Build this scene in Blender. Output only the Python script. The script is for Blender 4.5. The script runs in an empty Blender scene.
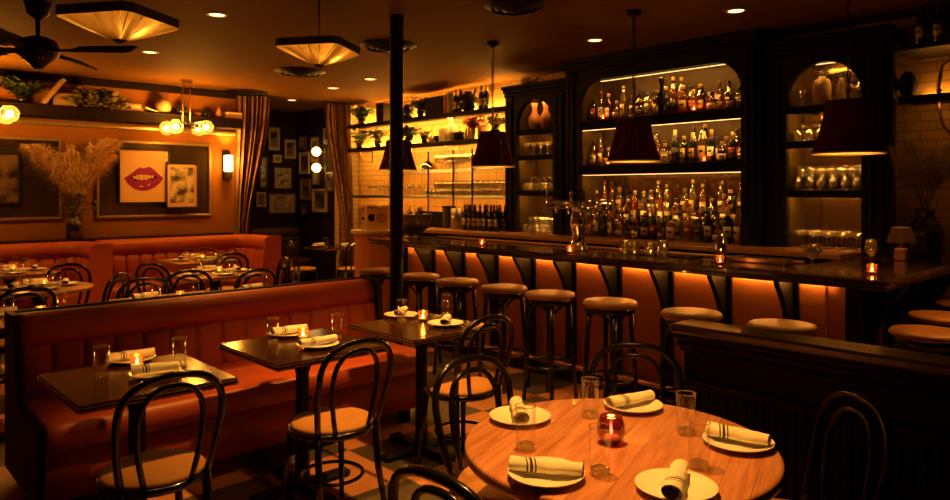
import bpy, bmesh, math, random
from mathutils import Vector, Matrix
random.seed(11)
PI = math.pi
sin, cos = math.sin, math.cos
C = bpy.context.scene.collection

# ------------------------------------------------------------------ geometry
class B:
    """collects verts / faces, then becomes ONE mesh"""
    def __init__(s): s.v = []; s.f = []; s.s = []
    def add(s, vs, fs, sm=False):
        n = len(s.v); s.v += [tuple(p) for p in vs]
        for f in fs: s.f.append(tuple(i + n for i in f)); s.s.append(sm)
        return s
    def box(s, x0, y0, z0, x1, y1, z1, c=0.0):
        if x0 > x1: x0, x1 = x1, x0
        if y0 > y1: y0, y1 = y1, y0
        if z0 > z1: z0, z1 = z1, z0
        if c <= 0:
            return s.add([(x0,y0,z0),(x1,y0,z0),(x1,y1,z0),(x0,y1,z0),(x0,y0,z1),(x1,y0,z1),(x1,y1,z1),(x0,y1,z1)],
                         [(0,3,2,1),(4,5,6,7),(0,1,5,4),(1,2,6,5),(2,3,7,6),(3,0,4,7)])
        vs = []; c = min(c, (x1-x0)*.45, (y1-y0)*.45, (z1-z0)*.45)
        for X, sx in ((x0, 1), (x1, -1)):
            for Y, sy in ((y0, 1), (y1, -1)):
                for Z, sz in ((z0, 1), (z1, -1)):
                    vs += [(X, Y+sy*c, Z+sz*c), (X+sx*c, Y, Z+sz*c), (X+sx*c, Y+sy*c, Z)]
        def q(i, j, k, a): return ((i*2+j)*2+k)*3+a
        fs = []
        for i in (0, 1):
            f = [q(i,0,0,0), q(i,1,0,0), q(i,1,1,0), q(i,0,1,0)]; fs.append(f if i else f[::-1])
        for j in (0, 1):
            f = [q(0,j,0,1), q(1,j,0,1), q(1,j,1,1), q(0,j,1,1)]; fs.append(f[::-1] if j else f)
        for k in (0, 1):
            f = [q(0,0,k,2), q(1,0,k,2), q(1,1,k,2), q(0,1,k,2)]; fs.append(f if k else f[::-1])
        for i in (0, 1):
            for j in (0, 1):
                f = [q(i,j,0,0), q(i,j,1,0), q(i,j,1,1), q(i,j,0,1)]; fs.append(f if i == j else f[::-1])
        for i in (0, 1):
            for k in (0, 1):
                f = [q(i,0,k,0), q(i,0,k,2), q(i,1,k,2), q(i,1,k,0)]; fs.append(f if i == k else f[::-1])
        for j in (0, 1):
            for k in (0, 1):
                f = [q(0,j,k,1), q(1,j,k,1), q(1,j,k,2), q(0,j,k,2)]; fs.append(f if j == k else f[::-1])
        for i in (0, 1):
            for j in (0, 1):
                for k in (0, 1):
                    f = [q(i,j,k,0), q(i,j,k,1), q(i,j,k,2)]; fs.append(f if (i+j+k) % 2 else f[::-1])
        return s.add(vs, fs)
    def lathe(s, prof, n=20, c=(0, 0, 0), sm=True):
        """prof: (r, z) from bottom to top; r = 0 closes"""
        cx, cy, cz = c; rings = []; vs = []
        for r, z in prof:
            if r < 1e-6: rings.append([len(vs)]); vs.append((cx, cy, cz+z))
            else:
                rings.append(list(range(len(vs), len(vs)+n)))
                vs += [(cx+r*cos(2*PI*k/n), cy+r*sin(2*PI*k/n), cz+z) for k in range(n)]
        fs = []
        for a, b in zip(rings, rings[1:]):
            for k in range(n):
                k2 = (k+1) % n
                if len(a) == 1 and len(b) == 1: continue
                if len(a) == 1: fs.append((a[0], b[k2], b[k]))
                elif len(b) == 1: fs.append((a[k], a[k2], b[0]))
                else: fs.append((a[k], a[k2], b[k2], b[k]))
        return s.add(vs, fs, sm)
    def tube(s, pts, r, n=8, closed=False, sm=True):
        P = [Vector(p) for p in pts]; m = len(P)
        R = r if isinstance(r, (list, tuple)) else [r]*m
        vs = []; up = None
        for i, p in enumerate(P):
            if closed: t = P[(i+1) % m]-P[i-1]
            else: t = P[min(i+1, m-1)]-P[max(i-1, 0)]
            t.normalize()
            if up is None:
                a = Vector((0, 0, 1)) if abs(t.z) < .9 else Vector((1, 0, 0))
                up = t.cross(a).normalized()
            else:
                up = (up-t*up.dot(t)).normalized()
            w = t.cross(up)
            vs += [p+R[i]*(up*cos(2*PI*k/n)+w*sin(2*PI*k/n)) for k in range(n)]
        fs = []
        for i in range(m if closed else m-1):
            a = i*n; b = ((i+1) % m)*n
            for k in range(n):
                k2 = (k+1) % n; fs.append((a+k, a+k2, b+k2, b+k))
        if not closed:
            fs.append(tuple(range(n))[::-1]); fs.append(tuple(range((m-1)*n, m*n)))
        return s.add(vs, fs, sm)
    def prism(s, poly, fn, a, b, sm=False):
        """poly 2D counter-clockwise, fn(p, h) -> 3D, extruded from a to b"""
        n = len(poly); vs = [fn(p, a) for p in poly]+[fn(p, b) for p in poly]
        fs = [tuple(range(n))[::-1], tuple(range(n, 2*n))]+[(k, (k+1) % n, n+(k+1) % n, n+k) for k in range(n)]
        return s.add(vs, fs, sm)
    def sweep(s, frames, sm=True):
        """frames: equal-length closed rings of 3D points, capped"""
        n = len(frames[0]); vs = [p for fr in frames for p in fr]; fs = []
        for i in range(len(frames)-1):
            for k in range(n):
                k2 = (k+1) % n; fs.append((i*n+k, i*n+k2, (i+1)*n+k2, (i+1)*n+k))
        s.add(vs, fs, sm)
        m = len(s.v)-len(vs)
        s.f.append(tuple(m+k for k in range(n))[::-1]); s.s.append(False)
        s.f.append(tuple(m+(len(frames)-1)*n+k for k in range(n))); s.s.append(False)
        return s
    def sphere(s, c, r, n=14, m=8, sc=(1, 1, 1)):
        b = B().lathe([(max(0, r*sin(PI*i/m)) if 0 < i < m else 0, -r*cos(PI*i/m)) for i in range(m+1)], n)
        return s.add([(c[0]+x*sc[0], c[1]+y*sc[1], c[2]+z*sc[2]) for x, y, z in b.v], b.f, True)
    def xf(s, M):
        s.v = [tuple(M @ Vector(p)) for p in s.v]; return s
    def join(s, o):
        n = len(s.v); s.v += o.v; s.f += [tuple(i+n for i in f) for f in o.f]; s.s += o.s; return s
    def mesh(s, name, mat, off=(0, 0, 0)):
        me = bpy.data.meshes.new(name)
        me.from_pydata([(p[0]-off[0], p[1]-off[1], p[2]-off[2]) for p in s.v], [], s.f)
        me.polygons.foreach_set('use_smooth', s.s)
        bm = bmesh.new(); bm.from_mesh(me); bmesh.ops.recalc_face_normals(bm, faces=bm.faces[:]); bm.to_mesh(me); bm.free()
        me.materials.append(mat); me.update()
        return me

# ------------------------------------------------------------------ objects
def tag(o, label=None, cat=None, group=None, kind=None):
    if label: o['label'] = label
    if cat: o['category'] = cat
    if group: o['group'] = group
    if kind: o['kind'] = kind
    return o
def link(name, data, parent=None, loc=(0, 0, 0), rz=0.0):
    o = bpy.data.objects.new(name, data); C.objects.link(o)
    o.location = loc; o.rotation_euler = (0, 0, rz)
    if parent: o.parent = parent
    return o
def thing(name, label, cat, loc=(0, 0, 0), rz=0.0, group=None, rot=None):
    o = link(name, None, None, loc, rz); o.empty_display_size = .05
    if rot: o.rotation_euler = rot
    return tag(o, label, cat, group)
def part(root, name, b, mat, world=False, label=None):
    """a part mesh; with world=True the builder holds world coordinates and root is unrotated"""
    off = (0, 0, 0)
    if world:
        r = root; off = [0, 0, 0]
        while r: off = [off[i]+r.location[i] for i in range(3)]; r = r.parent
    o = link(name, b.mesh(name, mat, off), root)
    if label: o['label'] = label
    return o
def solo(name, b, mat, label, cat, loc=(0, 0, 0), rz=0.0, group=None):
    return tag(link(name, b.mesh(name, mat), None, loc, rz), label, cat, group)
def struct(name, b, mat, label=None):
    return tag(link(name, b.mesh(name, mat)), label, None, None, 'structure')
class Kit:
    """a kind of thing built once; put() copies the root and each part, sharing meshes"""
    def __init__(s, name, cat): s.name = name; s.cat = cat; s.parts = []
    def add(s, name, b, mat, parent=-1, label=None):
        s.parts.append((name, b if isinstance(b, bpy.types.Mesh) else b.mesh(name, mat), parent, label)); return len(s.parts)-1
    def put(s, label, loc, rz=0.0, group=None, rot=None, name=None, cat=None, sc=None):
        if len(s.parts) == 1:
            o = tag(link(name or s.name, s.parts[0][1], None, loc, rz), label, cat or s.cat, group)
            if rot: o.rotation_euler = rot
            if sc: o.scale = sc
            return o
        r = thing(name or s.name, label, cat or s.cat, loc, rz, group, rot)
        if sc: r.scale = sc
        os_ = []
        for n, me, pa, lb in s.parts:
            o = link(n, me, r if pa < 0 else os_[pa])
            if lb: o['label'] = lb
            os_.append(o)
        return r
def lamp(name, kind, parent, loc, power, col, rad=.03, rot=None, **kw):
    d = bpy.data.lights.new(name, kind); d.energy = power; d.color = col
    if kind != 'AREA': d.shadow_soft_size = rad
    for k, v in kw.items(): setattr(d, k, v)
    o = bpy.data.objects.new(name, d); C.objects.link(o); o.parent = parent; o.location = loc
    if rot: o.rotation_euler = rot
    return o
ORD = ('first second third fourth fifth sixth seventh eighth ninth tenth eleventh twelfth thirteenth fourteenth fifteenth sixteenth '
       'seventeenth eighteenth nineteenth twentieth').split()
ORD += ['twenty-'+w for w in ORD[:9]]+['thirtieth']+['thirty-'+w for w in ORD[:9]]

# ------------------------------------------------------------------ the camera's calibration (x along the banquette, y along the bar)
CAM_Z, FOC, HOR = 1.55, 709.0, 192.0
FU, FV = .6845, .7290
def ray(px): t = (px-475)/FOC; return (FU+FV*t, FV-FU*t)
def at_z(px, py, z):
    a, b = ray(px); d = (CAM_Z-z)*FOC/(py-HOR); return (a*d, b*d, z)
def at_u(px, py, u):
    a, b = ray(px); d = u/a; return (u, b*d, CAM_Z-(py-HOR)*d/FOC)
def at_v(px, py, v):
    a, b = ray(px); d = v/b; return (a*d, v, CAM_Z-(py-HOR)*d/FOC)

# ------------------------------------------------------------------ materials
def _new(name):
    m = bpy.data.materials.new(name); m.use_nodes = True
    nt = m.node_tree; nt.nodes.clear()
    out = nt.nodes.new('ShaderNodeOutputMaterial')
    return m, nt, out
def _noise(nt, scale, stretch=(1, 1, 1), detail=3, rot=(0, 0, 0)):
    tc = nt.nodes.new('ShaderNodeTexCoord'); mp = nt.nodes.new('ShaderNodeMapping')
    mp.inputs['Scale'].default_value = stretch; mp.inputs['Rotation'].default_value = rot
    nz = nt.nodes.new('ShaderNodeTexNoise'); nz.inputs['Scale'].default_value = scale; nz.inputs['Detail'].default_value = detail
    nt.links.new(tc.outputs['Object'], mp.inputs['Vector']); nt.links.new(mp.outputs['Vector'], nz.inputs['Vector'])
    return nz.outputs['Fac']
def _mixcol(nt, fac, a, b):
    m = nt.nodes.new('ShaderNodeMix'); m.data_type = 'RGBA'
    for sock, v in ((m.inputs[0], fac), (m.inputs[6], a), (m.inputs[7], b)):
        if isinstance(v, (tuple, list)): sock.default_value = tuple(v)+((1,) if len(v) == 3 else ())
        elif isinstance(v, (int, float)): sock.default_value = v
        else: nt.links.new(v, sock)
    return m.outputs[2]
def _math(nt, op, a, b=0.0):
    m = nt.nodes.new('ShaderNodeMath'); m.operation = op
    for i, v in enumerate((a, b)):
        if isinstance(v, (int, float)): m.inputs[i].default_value = v
        else: nt.links.new(v, m.inputs[i])
    return m.outputs[0]
def _bump(nt, h, strength, dist=.01):
    b = nt.nodes.new('ShaderNodeBump'); b.inputs['Strength'].default_value = strength; b.inputs['Distance'].default_value = dist
    nt.links.new(h, b.inputs['Height']); return b.outputs['Normal']
def _pr(nt, out, col, rough=.5, metal=0.0, normal=None, coat=0.0, spec=None):
    p = nt.nodes.new('ShaderNodeBsdfPrincipled')
    if isinstance(col, (tuple, list)): p.inputs['Base Color'].default_value = tuple(col)+(1,)
    else: nt.links.new(col, p.inputs['Base Color'])
    if isinstance(rough, (int, float)): p.inputs['Roughness'].default_value = rough
    else: nt.links.new(rough, p.inputs['Roughness'])
    p.inputs['Metallic'].default_value = metal; p.inputs['Coat Weight'].default_value = coat
    if spec is not None: p.inputs['Specular IOR Level'].default_value = spec
    if normal: nt.links.new(normal, p.inputs['Normal'])
    nt.links.new(p.outputs[0], out.inputs[0]); return p
def mat(name, col, rough=.5, metal=0.0, var=.25, scale=12, bump=0.0, stretch=(1, 1, 1), coat=0.0, spec=None, detail=3):
    m, nt, out = _new(name)
    f = _noise(nt, scale, stretch, detail)
    c = _mixcol(nt, f, tuple(max(0, x*(1-var)) for x in col), tuple(min(1, x*(1+var)) for x in col))
    _pr(nt, out, c, rough, metal, _bump(nt, f, bump) if bump else None, coat, spec)
    return m
def emit(name, col, strength):
    m, nt, out = _new(name); e = nt.nodes.new('ShaderNodeEmission')
    e.inputs[0].default_value = tuple(col)+(1,); e.inputs[1].default_value = strength
    nt.links.new(e.outputs[0], out.inputs[0]); return m
def glass(name, tint=(1, 1, 1), refl=.08, edge=.75, rough=.04, blend=.35, haze=0.0, hazecol=(.8, .6, .4)):
    """clear thin glass: looks through, mirrors towards its edges"""
    m, nt, out = _new(name)
    tr = nt.nodes.new('ShaderNodeBsdfTransparent'); tr.inputs[0].default_value = tuple(tint)+(1,)
    gl = nt.nodes.new('ShaderNodeBsdfGlossy'); gl.inputs['Roughness'].default_value = rough
    lw = nt.nodes.new('ShaderNodeLayerWeight'); lw.inputs[0].default_value = blend
    mr = nt.nodes.new('ShaderNodeMapRange'); mr.inputs[3].default_value = refl; mr.inputs[4].default_value = edge
    nt.links.new(lw.outputs['Facing'], mr.inputs[0])
    mx = nt.nodes.new('ShaderNodeMixShader'); nt.links.new(mr.outputs[0], mx.inputs[0])
    base = tr.outputs[0]
    if haze:
        tl = nt.nodes.new('ShaderNodeBsdfTranslucent'); tl.inputs[0].default_value = tuple(hazecol)+(1,)
        df = nt.nodes.new('ShaderNodeBsdfDiffuse'); df.inputs[0].default_value = tuple(hazecol)+(1,)
        m1 = nt.nodes.new('ShaderNodeMixShader'); m1.inputs[0].default_value = .5
        nt.links.new(tl.outputs[0], m1.inputs[1]); nt.links.new(df.outputs[0], m1.inputs[2])
        m2 = nt.nodes.new('ShaderNodeMixShader'); m2.inputs[0].default_value = haze
        nt.links.new(base, m2.inputs[1]); nt.links.new(m1.outputs[0], m2.inputs[2]); base = m2.outputs[0]
    nt.links.new(base, mx.inputs[1]); nt.links.new(gl.outputs[0], mx.inputs[2])
    nt.links.new(mx.outputs[0], out.inputs[0]); return m
def fabric_shade(name, col, trans=.5, rough=.6):
    """lamp fabric that lets its bulb glow through"""
    m, nt, out = _new(name)
    f = _noise(nt, 60, (1, 1, .2)); c = _mixcol(nt, f, tuple(x*.85 for x in col), tuple(min(1, x*1.1) for x in col))
    d = nt.nodes.new('ShaderNodeBsdfPrincipled'); d.inputs['Roughness'].default_value = rough
    t = nt.nodes.new('ShaderNodeBsdfTranslucent'); nt.links.new(c, d.inputs['Base Color']); nt.links.new(c, t.inputs[0])
    mx = nt.nodes.new('ShaderNodeMixShader'); mx.inputs[0].default_value = trans
    nt.links.new(d.outputs[0], mx.inputs[1]); nt.links.new(t.outputs[0], mx.inputs[2]); nt.links.new(mx.outputs[0], out.inputs[0])
    return m
def _axes(nt, a, b, rot=0.0):
    tc = nt.nodes.new('ShaderNodeTexCoord'); sp = nt.nodes.new('ShaderNodeSeparateXYZ'); cb = nt.nodes.new('ShaderNodeCombineXYZ')
    nt.links.new(tc.outputs['Object'], sp.inputs[0])
    nt.links.new(sp.outputs[a], cb.inputs[0]); nt.links.new(sp.outputs[b], cb.inputs[1])
    mp = nt.nodes.new('ShaderNodeMapping'); mp.inputs['Rotation'].default_value = (0, 0, rot)
    nt.links.new(cb.outputs[0], mp.inputs[0]); return mp.outputs[0]
def brick(name, a, b, c1, c2, mortar, w, h, gap=.006, rough=.35, rot=0.0, bump=.4, offset=.5):
    m, nt, out = _new(name); v = _axes(nt, a, b, rot)
    br = nt.nodes.new('ShaderNodeTexBrick'); nt.links.new(v, br.inputs['Vector'])
    br.inputs['Color1'].default_value = tuple(c1)+(1,); br.inputs['Color2'].default_value = tuple(c2)+(1,); br.inputs['Mortar'].default_value = tuple(mortar)+(1,)
    br.inputs['Scale'].default_value = 1; br.inputs['Brick Width'].default_value = w; br.inputs['Row Height'].default_value = h
    br.inputs['Mortar Size'].default_value = gap; br.offset = offset
    nz = _noise(nt, 9); inv = _math(nt, 'SUBTRACT', 1, br.outputs['Fac'])
    hgt = _math(nt, 'ADD', inv, _math(nt, 'MULTIPLY', nz, .3))
    _pr(nt, out, br.outputs['Color'], rough, 0, _bump(nt, hgt, bump, .004)); return m
def planks(name, rot, c1, c2, w=.085, rough=.3, coat=.3):
    m, nt, out = _new(name); v = _axes(nt, 0, 1, rot)
    br = nt.nodes.new('ShaderNodeTexBrick'); nt.links.new(v, br.inputs['Vector'])
    br.inputs['Color1'].default_value = tuple(c1)+(1,); br.inputs['Color2'].default_value = tuple(c2)+(1,)
    br.inputs['Mortar'].default_value = tuple(x*.45 for x in c2)+(1,)
    br.inputs['Scale'].default_value = 1; br.inputs['Brick Width'].default_value = 2.3; br.inputs['Row Height'].default_value = w; br.inputs['Mortar Size'].default_value = .0012
    mp = nt.nodes.new('ShaderNodeMapping'); mp.inputs['Scale'].default_value = (1.6, 22, 1); nt.links.new(v, mp.inputs[0])
    nz = nt.nodes.new('ShaderNodeTexNoise'); nz.inputs['Scale'].default_value = 2.2; nz.inputs['Detail'].default_value = 6; nz.inputs['Distortion'].default_value = .8
    nt.links.new(mp.outputs[0], nz.inputs['Vector'])
    rp = nt.nodes.new('ShaderNodeValToRGB'); rp.color_ramp.elements[0].position = .35; rp.color_ramp.elements[1].position = .62
    rp.color_ramp.elements[0].color = (.70, .62, .56, 1); rp.color_ramp.elements[1].color = (1, 1, 1, 1)
    nt.links.new(nz.outputs['Fac'], rp.inputs[0])
    ml = nt.nodes.new('ShaderNodeMix'); ml.data_type = 'RGBA'; ml.blend_type = 'MULTIPLY'; ml.inputs[0].default_value = 1
    nt.links.new(br.outputs['Color'], ml.inputs[6]); nt.links.new(rp.outputs[0], ml.inputs[7])
    _pr(nt, out, ml.outputs[2], rough, 0, _bump(nt, nz.outputs['Fac'], .08), coat); return m
def floor_mat():
    m, nt, out = _new('checker_parquet'); v = _axes(nt, 0, 1)
    mp = nt.nodes.new('ShaderNodeMapping'); mp.inputs['Location'].default_value = (-.12, .30, 0); nt.links.new(v, mp.inputs[0])
    ck = nt.nodes.new('ShaderNodeTexChecker'); ck.inputs['Scale'].default_value = 1/.56; nt.links.new(mp.outputs[0], ck.inputs['Vector'])
    g = _noise(nt, 3, (2, 30, 1), 5); g2 = _noise(nt, 3, (30, 2, 1), 5)
    light = _mixcol(nt, g, (.45, .19, .075), (.85, .40, .19)); dark = _mixcol(nt, g2, (.05, .045, .032), (.12, .10, .07))
    _pr(nt, out, _mixcol(nt, ck.outputs['Fac'], dark, light), .38, 0, _bump(nt, g, .1), .1); return m
def stripes(name, axis, base, dark, bands, rough=.85):
    """cloth with woven stripes at fixed places along one axis"""
    m, nt, out = _new(name)
    tc = nt.nodes.new('ShaderNodeTexCoord'); sp = nt.nodes.new('ShaderNodeSeparateXYZ'); nt.links.new(tc.outputs['Object'], sp.inputs[0])
    x = _math(nt, 'ADD', sp.outputs[axis], _math(nt, 'MULTIPLY', sp.outputs[1], .35))
    tot = None
    for c, w in bands:
        b = _math(nt, 'LESS_THAN', _math(nt, 'ABSOLUTE', _math(nt, 'SUBTRACT', x, c)), w)
        tot = b if tot is None else _math(nt, 'MAXIMUM', tot, b)
    nz = _noise(nt, 45)
    cl = _mixcol(nt, nz, tuple(q*.9 for q in base), base)
    _pr(nt, out, _mixcol(nt, tot, cl, dark), rough, 0, _bump(nt, nz, .15, .004)); return m
def curtain_mat():
    m, nt, out = _new('striped_curtain')
    f = _noise(nt, 7, (9, 9, .15), 3)
    rp = nt.nodes.new('ShaderNodeValToRGB'); rp.color_ramp.interpolation = 'LINEAR'
    rp.color_ramp.elements[0].position = .36; rp.color_ramp.elements[0].color = (.07, .032, .015, 1)
    rp.color_ramp.elements[1].position = .62; rp.color_ramp.elements[1].color = (.32, .17, .08, 1)
    nt.links.new(f, rp.inputs[0])
    _pr(nt, out, rp.outputs[0], .8); return m
def photo_mat(name, c1, c2, scale=9):
    m, nt, out = _new(name); f = _noise(nt, scale, (1, 1, 1), 4)
    rp = nt.nodes.new('ShaderNodeValToRGB'); rp.color_ramp.elements[0].position = .42; rp.color_ramp.elements[1].position = .58
    rp.color_ramp.elements[0].color = tuple(c1)+(1,); rp.color_ramp.elements[1].color = tuple(c2)+(1,)
    nt.links.new(f, rp.inputs[0]); _pr(nt, out, rp.outputs[0], .35); return m

WARM = (1.0, .375, .035); CANDLE = (1.0, .36, .04); GLOW = (1.0, .38, .035)
m_wall = mat('ochre_plaster', (.29, .113, .020), .8, var=.12, scale=3, bump=.05, spec=.1)
m_ceil = mat('dark_ceiling_paint', (.13, .058, .009), .75, var=.12, scale=2, bump=.04, spec=.06)
m_dark = mat('black_green_paint', (.006, .0056, .0034), .5, var=.2, spec=.18, scale=6)
m_darkwall = mat('dark_brown_paint', (.012, .006, .002), .7, var=.2, scale=4, spec=.1)
m_nook = mat('nook_paint', (.026, .013, .006), .7, var=.2, scale=4, spec=.12)
m_floor = floor_mat()
m_tile = brick('white_painted_brick', 1, 2, (.66, .41, .13), (.58, .355, .11), (.34, .21, .06), .22, .075, .006, .55)
m_tile_side = brick('white_painted_brick_return', 0, 2, (.60, .42, .20), (.54, .38, .17), (.34, .24, .10), .22, .075, .006, .4)
m_splash = brick('glazed_wall_tile', 1, 2, (.60, .36, .11), (.54, .32, .10), (.30, .18, .05), .15, .15, .004, .22, offset=0)
m_leather = mat('russet_leather', (.37, .068, .019), .52, var=.2, scale=5, bump=.04, spec=.35)
m_leather_seat = mat('russet_leather_seat', (.36, .062, .019), .45, var=.2, scale=5, bump=.04)
m_plinth = mat('dark_stained_wood', (.014, .006, .0025), .5, spec=.14, var=.3, scale=4, stretch=(1, 1, 8))
m_blackwood = mat('black_lacquered_bentwood', (.005, .0035, .002), .22, var=.2, scale=20, coat=.25, spec=.3)
m_tan = mat('tan_vinyl', (.40, .195, .065), .6, var=.1, spec=.2, scale=9, bump=.03)
m_tanstool = mat('brown_stool_vinyl', (.29, .115, .03), .5, var=.12, scale=9, bump=.03)
m_tabletop = mat('dark_walnut_top', (.026, .009, .003), .17, var=.35, scale=3, stretch=(1, 9, 1), spec=.22)
m_tabletop_far = mat('brown_walnut_top', (.44, .215, .08), .35, var=.3, scale=3, stretch=(1, 9, 1), coat=.3)
m_edge = mat('brass_edge_band', (.40, .26, .10), .35, .7, var=.1)
m_iron = mat('black_iron', (.007, .006, .004), .5, .2, var=.2, spec=.25)
m_oak = planks('oak_planks', -.33, (.63, .30, .175), (.53, .235, .125))
m_oakedge = mat('oak_edge', (.55, .25, .11), .4, var=.25, scale=3, stretch=(1, 1, 14))
m_china = mat('cream_china', (.84, .80, .70), .22, var=.02, coat=.2)
m_napkin = stripes('cream_napkin_cloth', 0, (.80, .75, .62), (.03, .035, .06), [(-.045, .0042), (-.033, .0022), (-.057, .0022)])
m_glass = glass('clear_glass', (.99, .985, .98), .03, .7, .01, .28)
m_glassbase_glow = glass('glass_base_glow', (.985, .97, .95), .06, .9, .015, .45, .30, (1, .78, .42))  # gold haze stands in for the caustic glow in base and rim
m_glowglass = glass('barware_glow_glass', (.995, .99, .985), .10, 1.0, .025, .5, .13, (1, .72, .34))  # gold haze imitates light bouncing among the glasses
m_wax = mat('candle_wax', (.85, .70, .5), .5, var=.05)
m_flame = emit('candle_flame', (1, .5, .12), 80)
m_votive = glass('amber_votive_glass', (1, .80, .6), .10, .6, .1, .35, .10, (1, .55, .3))
m_redvotive = glass('red_votive_glass', (1, .62, .46), .08, .6, .06, .35, .06, (1, .45, .3))
m_plum = glass('plum_votive_glass', (.52, .20, .22), .14, .7, .04, .40, .06, (.45, .10, .12))
m_chrome = mat('polished_chrome', (.72, .70, .66), .12, 1, var=.03)
m_steel = mat('brushed_steel', (.50, .47, .42), .28, 1, var=.08, stretch=(1, 1, 20))
m_brass = mat('aged_brass', (.48, .30, .11), .32, 1, var=.12)
m_led = emit('led_strip', (1, .50, .16), 3.0)
m_ledhid = emit('cabinet_led', (1, .42, .06), 260)
m_ledbar = emit('under_bar_led', (1, .38, .05), 90)
m_barfront = mat('copper_stained_panel', (.47, .165, .055), .55, var=.1, scale=3, stretch=(1, 1, 4))
m_bartop = mat('bar_top_walnut', (.05, .030, .016), .14, var=.35, scale=2.5, stretch=(9, 1, 1), coat=.5)
m_counterwood = mat('back_counter_wood', (.34, .16, .06), .35, var=.25, scale=3, stretch=(9, 1, 1))
m_back = mat('brown_back_panel', (.040, .021, .005), .5, var=.25, spec=.3)
m_mirror = mat('smoky_mirror', (.13, .075, .025), .12, .75, var=.12, scale=3)
m_antique = mat('antique_mirror', (.13, .085, .03), .20, .8, var=.5, scale=5, detail=6)
m_olive = mat('olive_paint', (.055, .034, .008), .6, var=.2, spec=.2)
m_bulb = emit('lamp_bulb', (1, .55, .14), 30)
m_globeglow = emit('lit_globe', (1, .60, .18), 6.5)
m_disc = emit('downlight_disc', (1, .55, .17), 5)
m_globe = glass('globe_glass', (1, .92, .78), .05, .35, .05, .35, .30, (1, .75, .4))
m_redshade = fabric_shade('oxblood_pleated_silk', (.09, .005, .006), .05, .16)
m_lining = mat('cream_shade_lining', (.85, .72, .5), .7, var=.05)
m_pleat = fabric_shade('pleated_cream_silk', (.88, .72, .34), .62)
m_rust = mat('black_rim_band', (.03, .015, .01), .5)
m_curtain = curtain_mat()
m_leaf = mat('dark_green_leaf', (.045, .075, .020), .5, var=.5, scale=8)
m_leaf2 = mat('olive_leaf', (.24, .20, .07), .5, var=.5, scale=8)
m_leafred = mat('red_leaf', (.45, .07, .03), .5, var=.4, scale=8)
m_stem = mat('brown_stem', (.10, .06, .03), .7)
m_plume = mat('pampas_plume', (.85, .56, .28), .9, var=.25, scale=20)
m_plume2 = mat('dusty_plume', (.42, .30, .13), .9, var=.25, scale=20)
m_smoke = glass('smoky_vase_glass', (.45, .34, .25), .08, .6, .05)
m_blackpot = mat('black_glaze', (.012, .010, .009), .25, var=.2)
m_terra = mat('terracotta', (.46, .20, .11), .6, var=.15)
m_wicker = mat('pale_woven_fibre', (.52, .36, .20), .8, var=.4, scale=30, bump=.4)
m_timber = mat('raw_timber', (.36, .22, .12), .7, var=.35, scale=3, stretch=(1, 9, 9))
m_goldframe = mat('gilt_frame', (.40, .28, .13), .38, .6, var=.3, scale=20)
m_blackframe = mat('black_frame', (.015, .012, .010), .4)
m_matboard = mat('cream_mat_board', (.52, .36, .18), .8, var=.06)
m_paper = mat('poster_paper', (.72, .44, .185), .7, var=.04)
m_lips = mat('crimson_print', (.24, .004, .16), .5, var=.15, scale=8)
m_teeth = mat('cream_print', (.62, .40, .17), .6, var=.05)
m_black = mat('flat_black', (.008, .006, .004), .7, spec=.15)
m_white = mat('white_trim', (.50, .38, .22), .5, var=.05)
m_cream = mat('cream_label', (.72, .62, .42), .6, var=.12, scale=40)
# ================================================================== the room
H = 2.92; VB = 9.4; UB = 6.3
struct('floor', B().box(-1.6, -2.1, -.06, 6.5, 11.3, 0), m_floor, 'checkered wood parquet floor of pale and dark tiles')
struct('ceiling', B().box(-1.6, -2.1, H, 6.5, 11.3, H+.08), m_ceil, 'dark painted ceiling with recessed lights and round vents')
struct('wall_left', B().box(-1.6, -2.0, 0, -1.5, VB+.12, H), m_wall, 'ochre plaster wall on the left')
struct('wall_front', B().box(-1.5, -2.1, 0, UB+.2, -2.0, H), m_darkwall, 'dark wall behind the viewpoint')
struct('wall_back', B().box(-1.5, VB, 0, 4.5, VB+.12, H), m_wall, 'ochre plaster wall behind the booths with the mirrors')
struct('wall_back_pier', B().box(5.95, VB, 0, UB+.2, VB+.12, H), m_tile_side, 'white brick pier beside the curtained opening')
struct('wall_right', B().box(UB, -2.0, 0, UB+.2, VB, H), m_tile, 'white painted brick wall behind the bar')
struct('wall_nook_back', B().box(3.9, 11.0, 0, 6.2, 11.1, H), m_nook, 'dark brown rear wall of the picture nook')
struct('wall_nook_right', B().box(6.1, VB+.12, 0, 6.2, 11.0, H), m_nook, 'dark brown side wall of the picture nook')
struct('wall_nook_left', B().box(3.8, VB+.12, 0, 3.9, 11.1, H), m_nook, 'dark brown left wall of the picture nook')
struct('trim_opening', B().box(4.5, VB-.01, 0, 4.53, VB+.13, H, .004), m_plinth, 'dark wooden edge trim of the curtained opening')
struct('trim_picture_rail', B().box(-1.5, VB-.035, 2.325, 4.45, VB, 2.37, .008), m_goldframe, 'narrow gilt picture rail under the high shelf')
struct('trim_cornice', B().box(-1.5, VB-.06, H-.09, 4.5, VB, H, .015), m_darkwall, 'dark cornice along the back wall')
struct('trim_bar_cornice', B().box(UB-.05, -2.0, H-.10, UB, 1.65, H, .015), m_darkwall, 'dark cornice above the wall at the end of the bar')

# ------------------------------------------------------------------ column
c = thing('iron_column', 'slim round black iron column standing at the end of the long banquette', 'column', (3.33, 4.44, 0))
part(c, 'shaft', B().lathe([(.052, .0), (.052, H-.02)], 28), m_dark)
part(c, 'base_ring', B().lathe([(0, 0), (.10, 0), (.10, .03), (.06, .06), (.052, .10)], 28), m_dark)
part(c, 'top_collar', B().lathe([(.052, H-.06), (.056, H-.05), (.056, H-.02), (.056, H), (0, H)], 28), m_dark)

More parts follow.
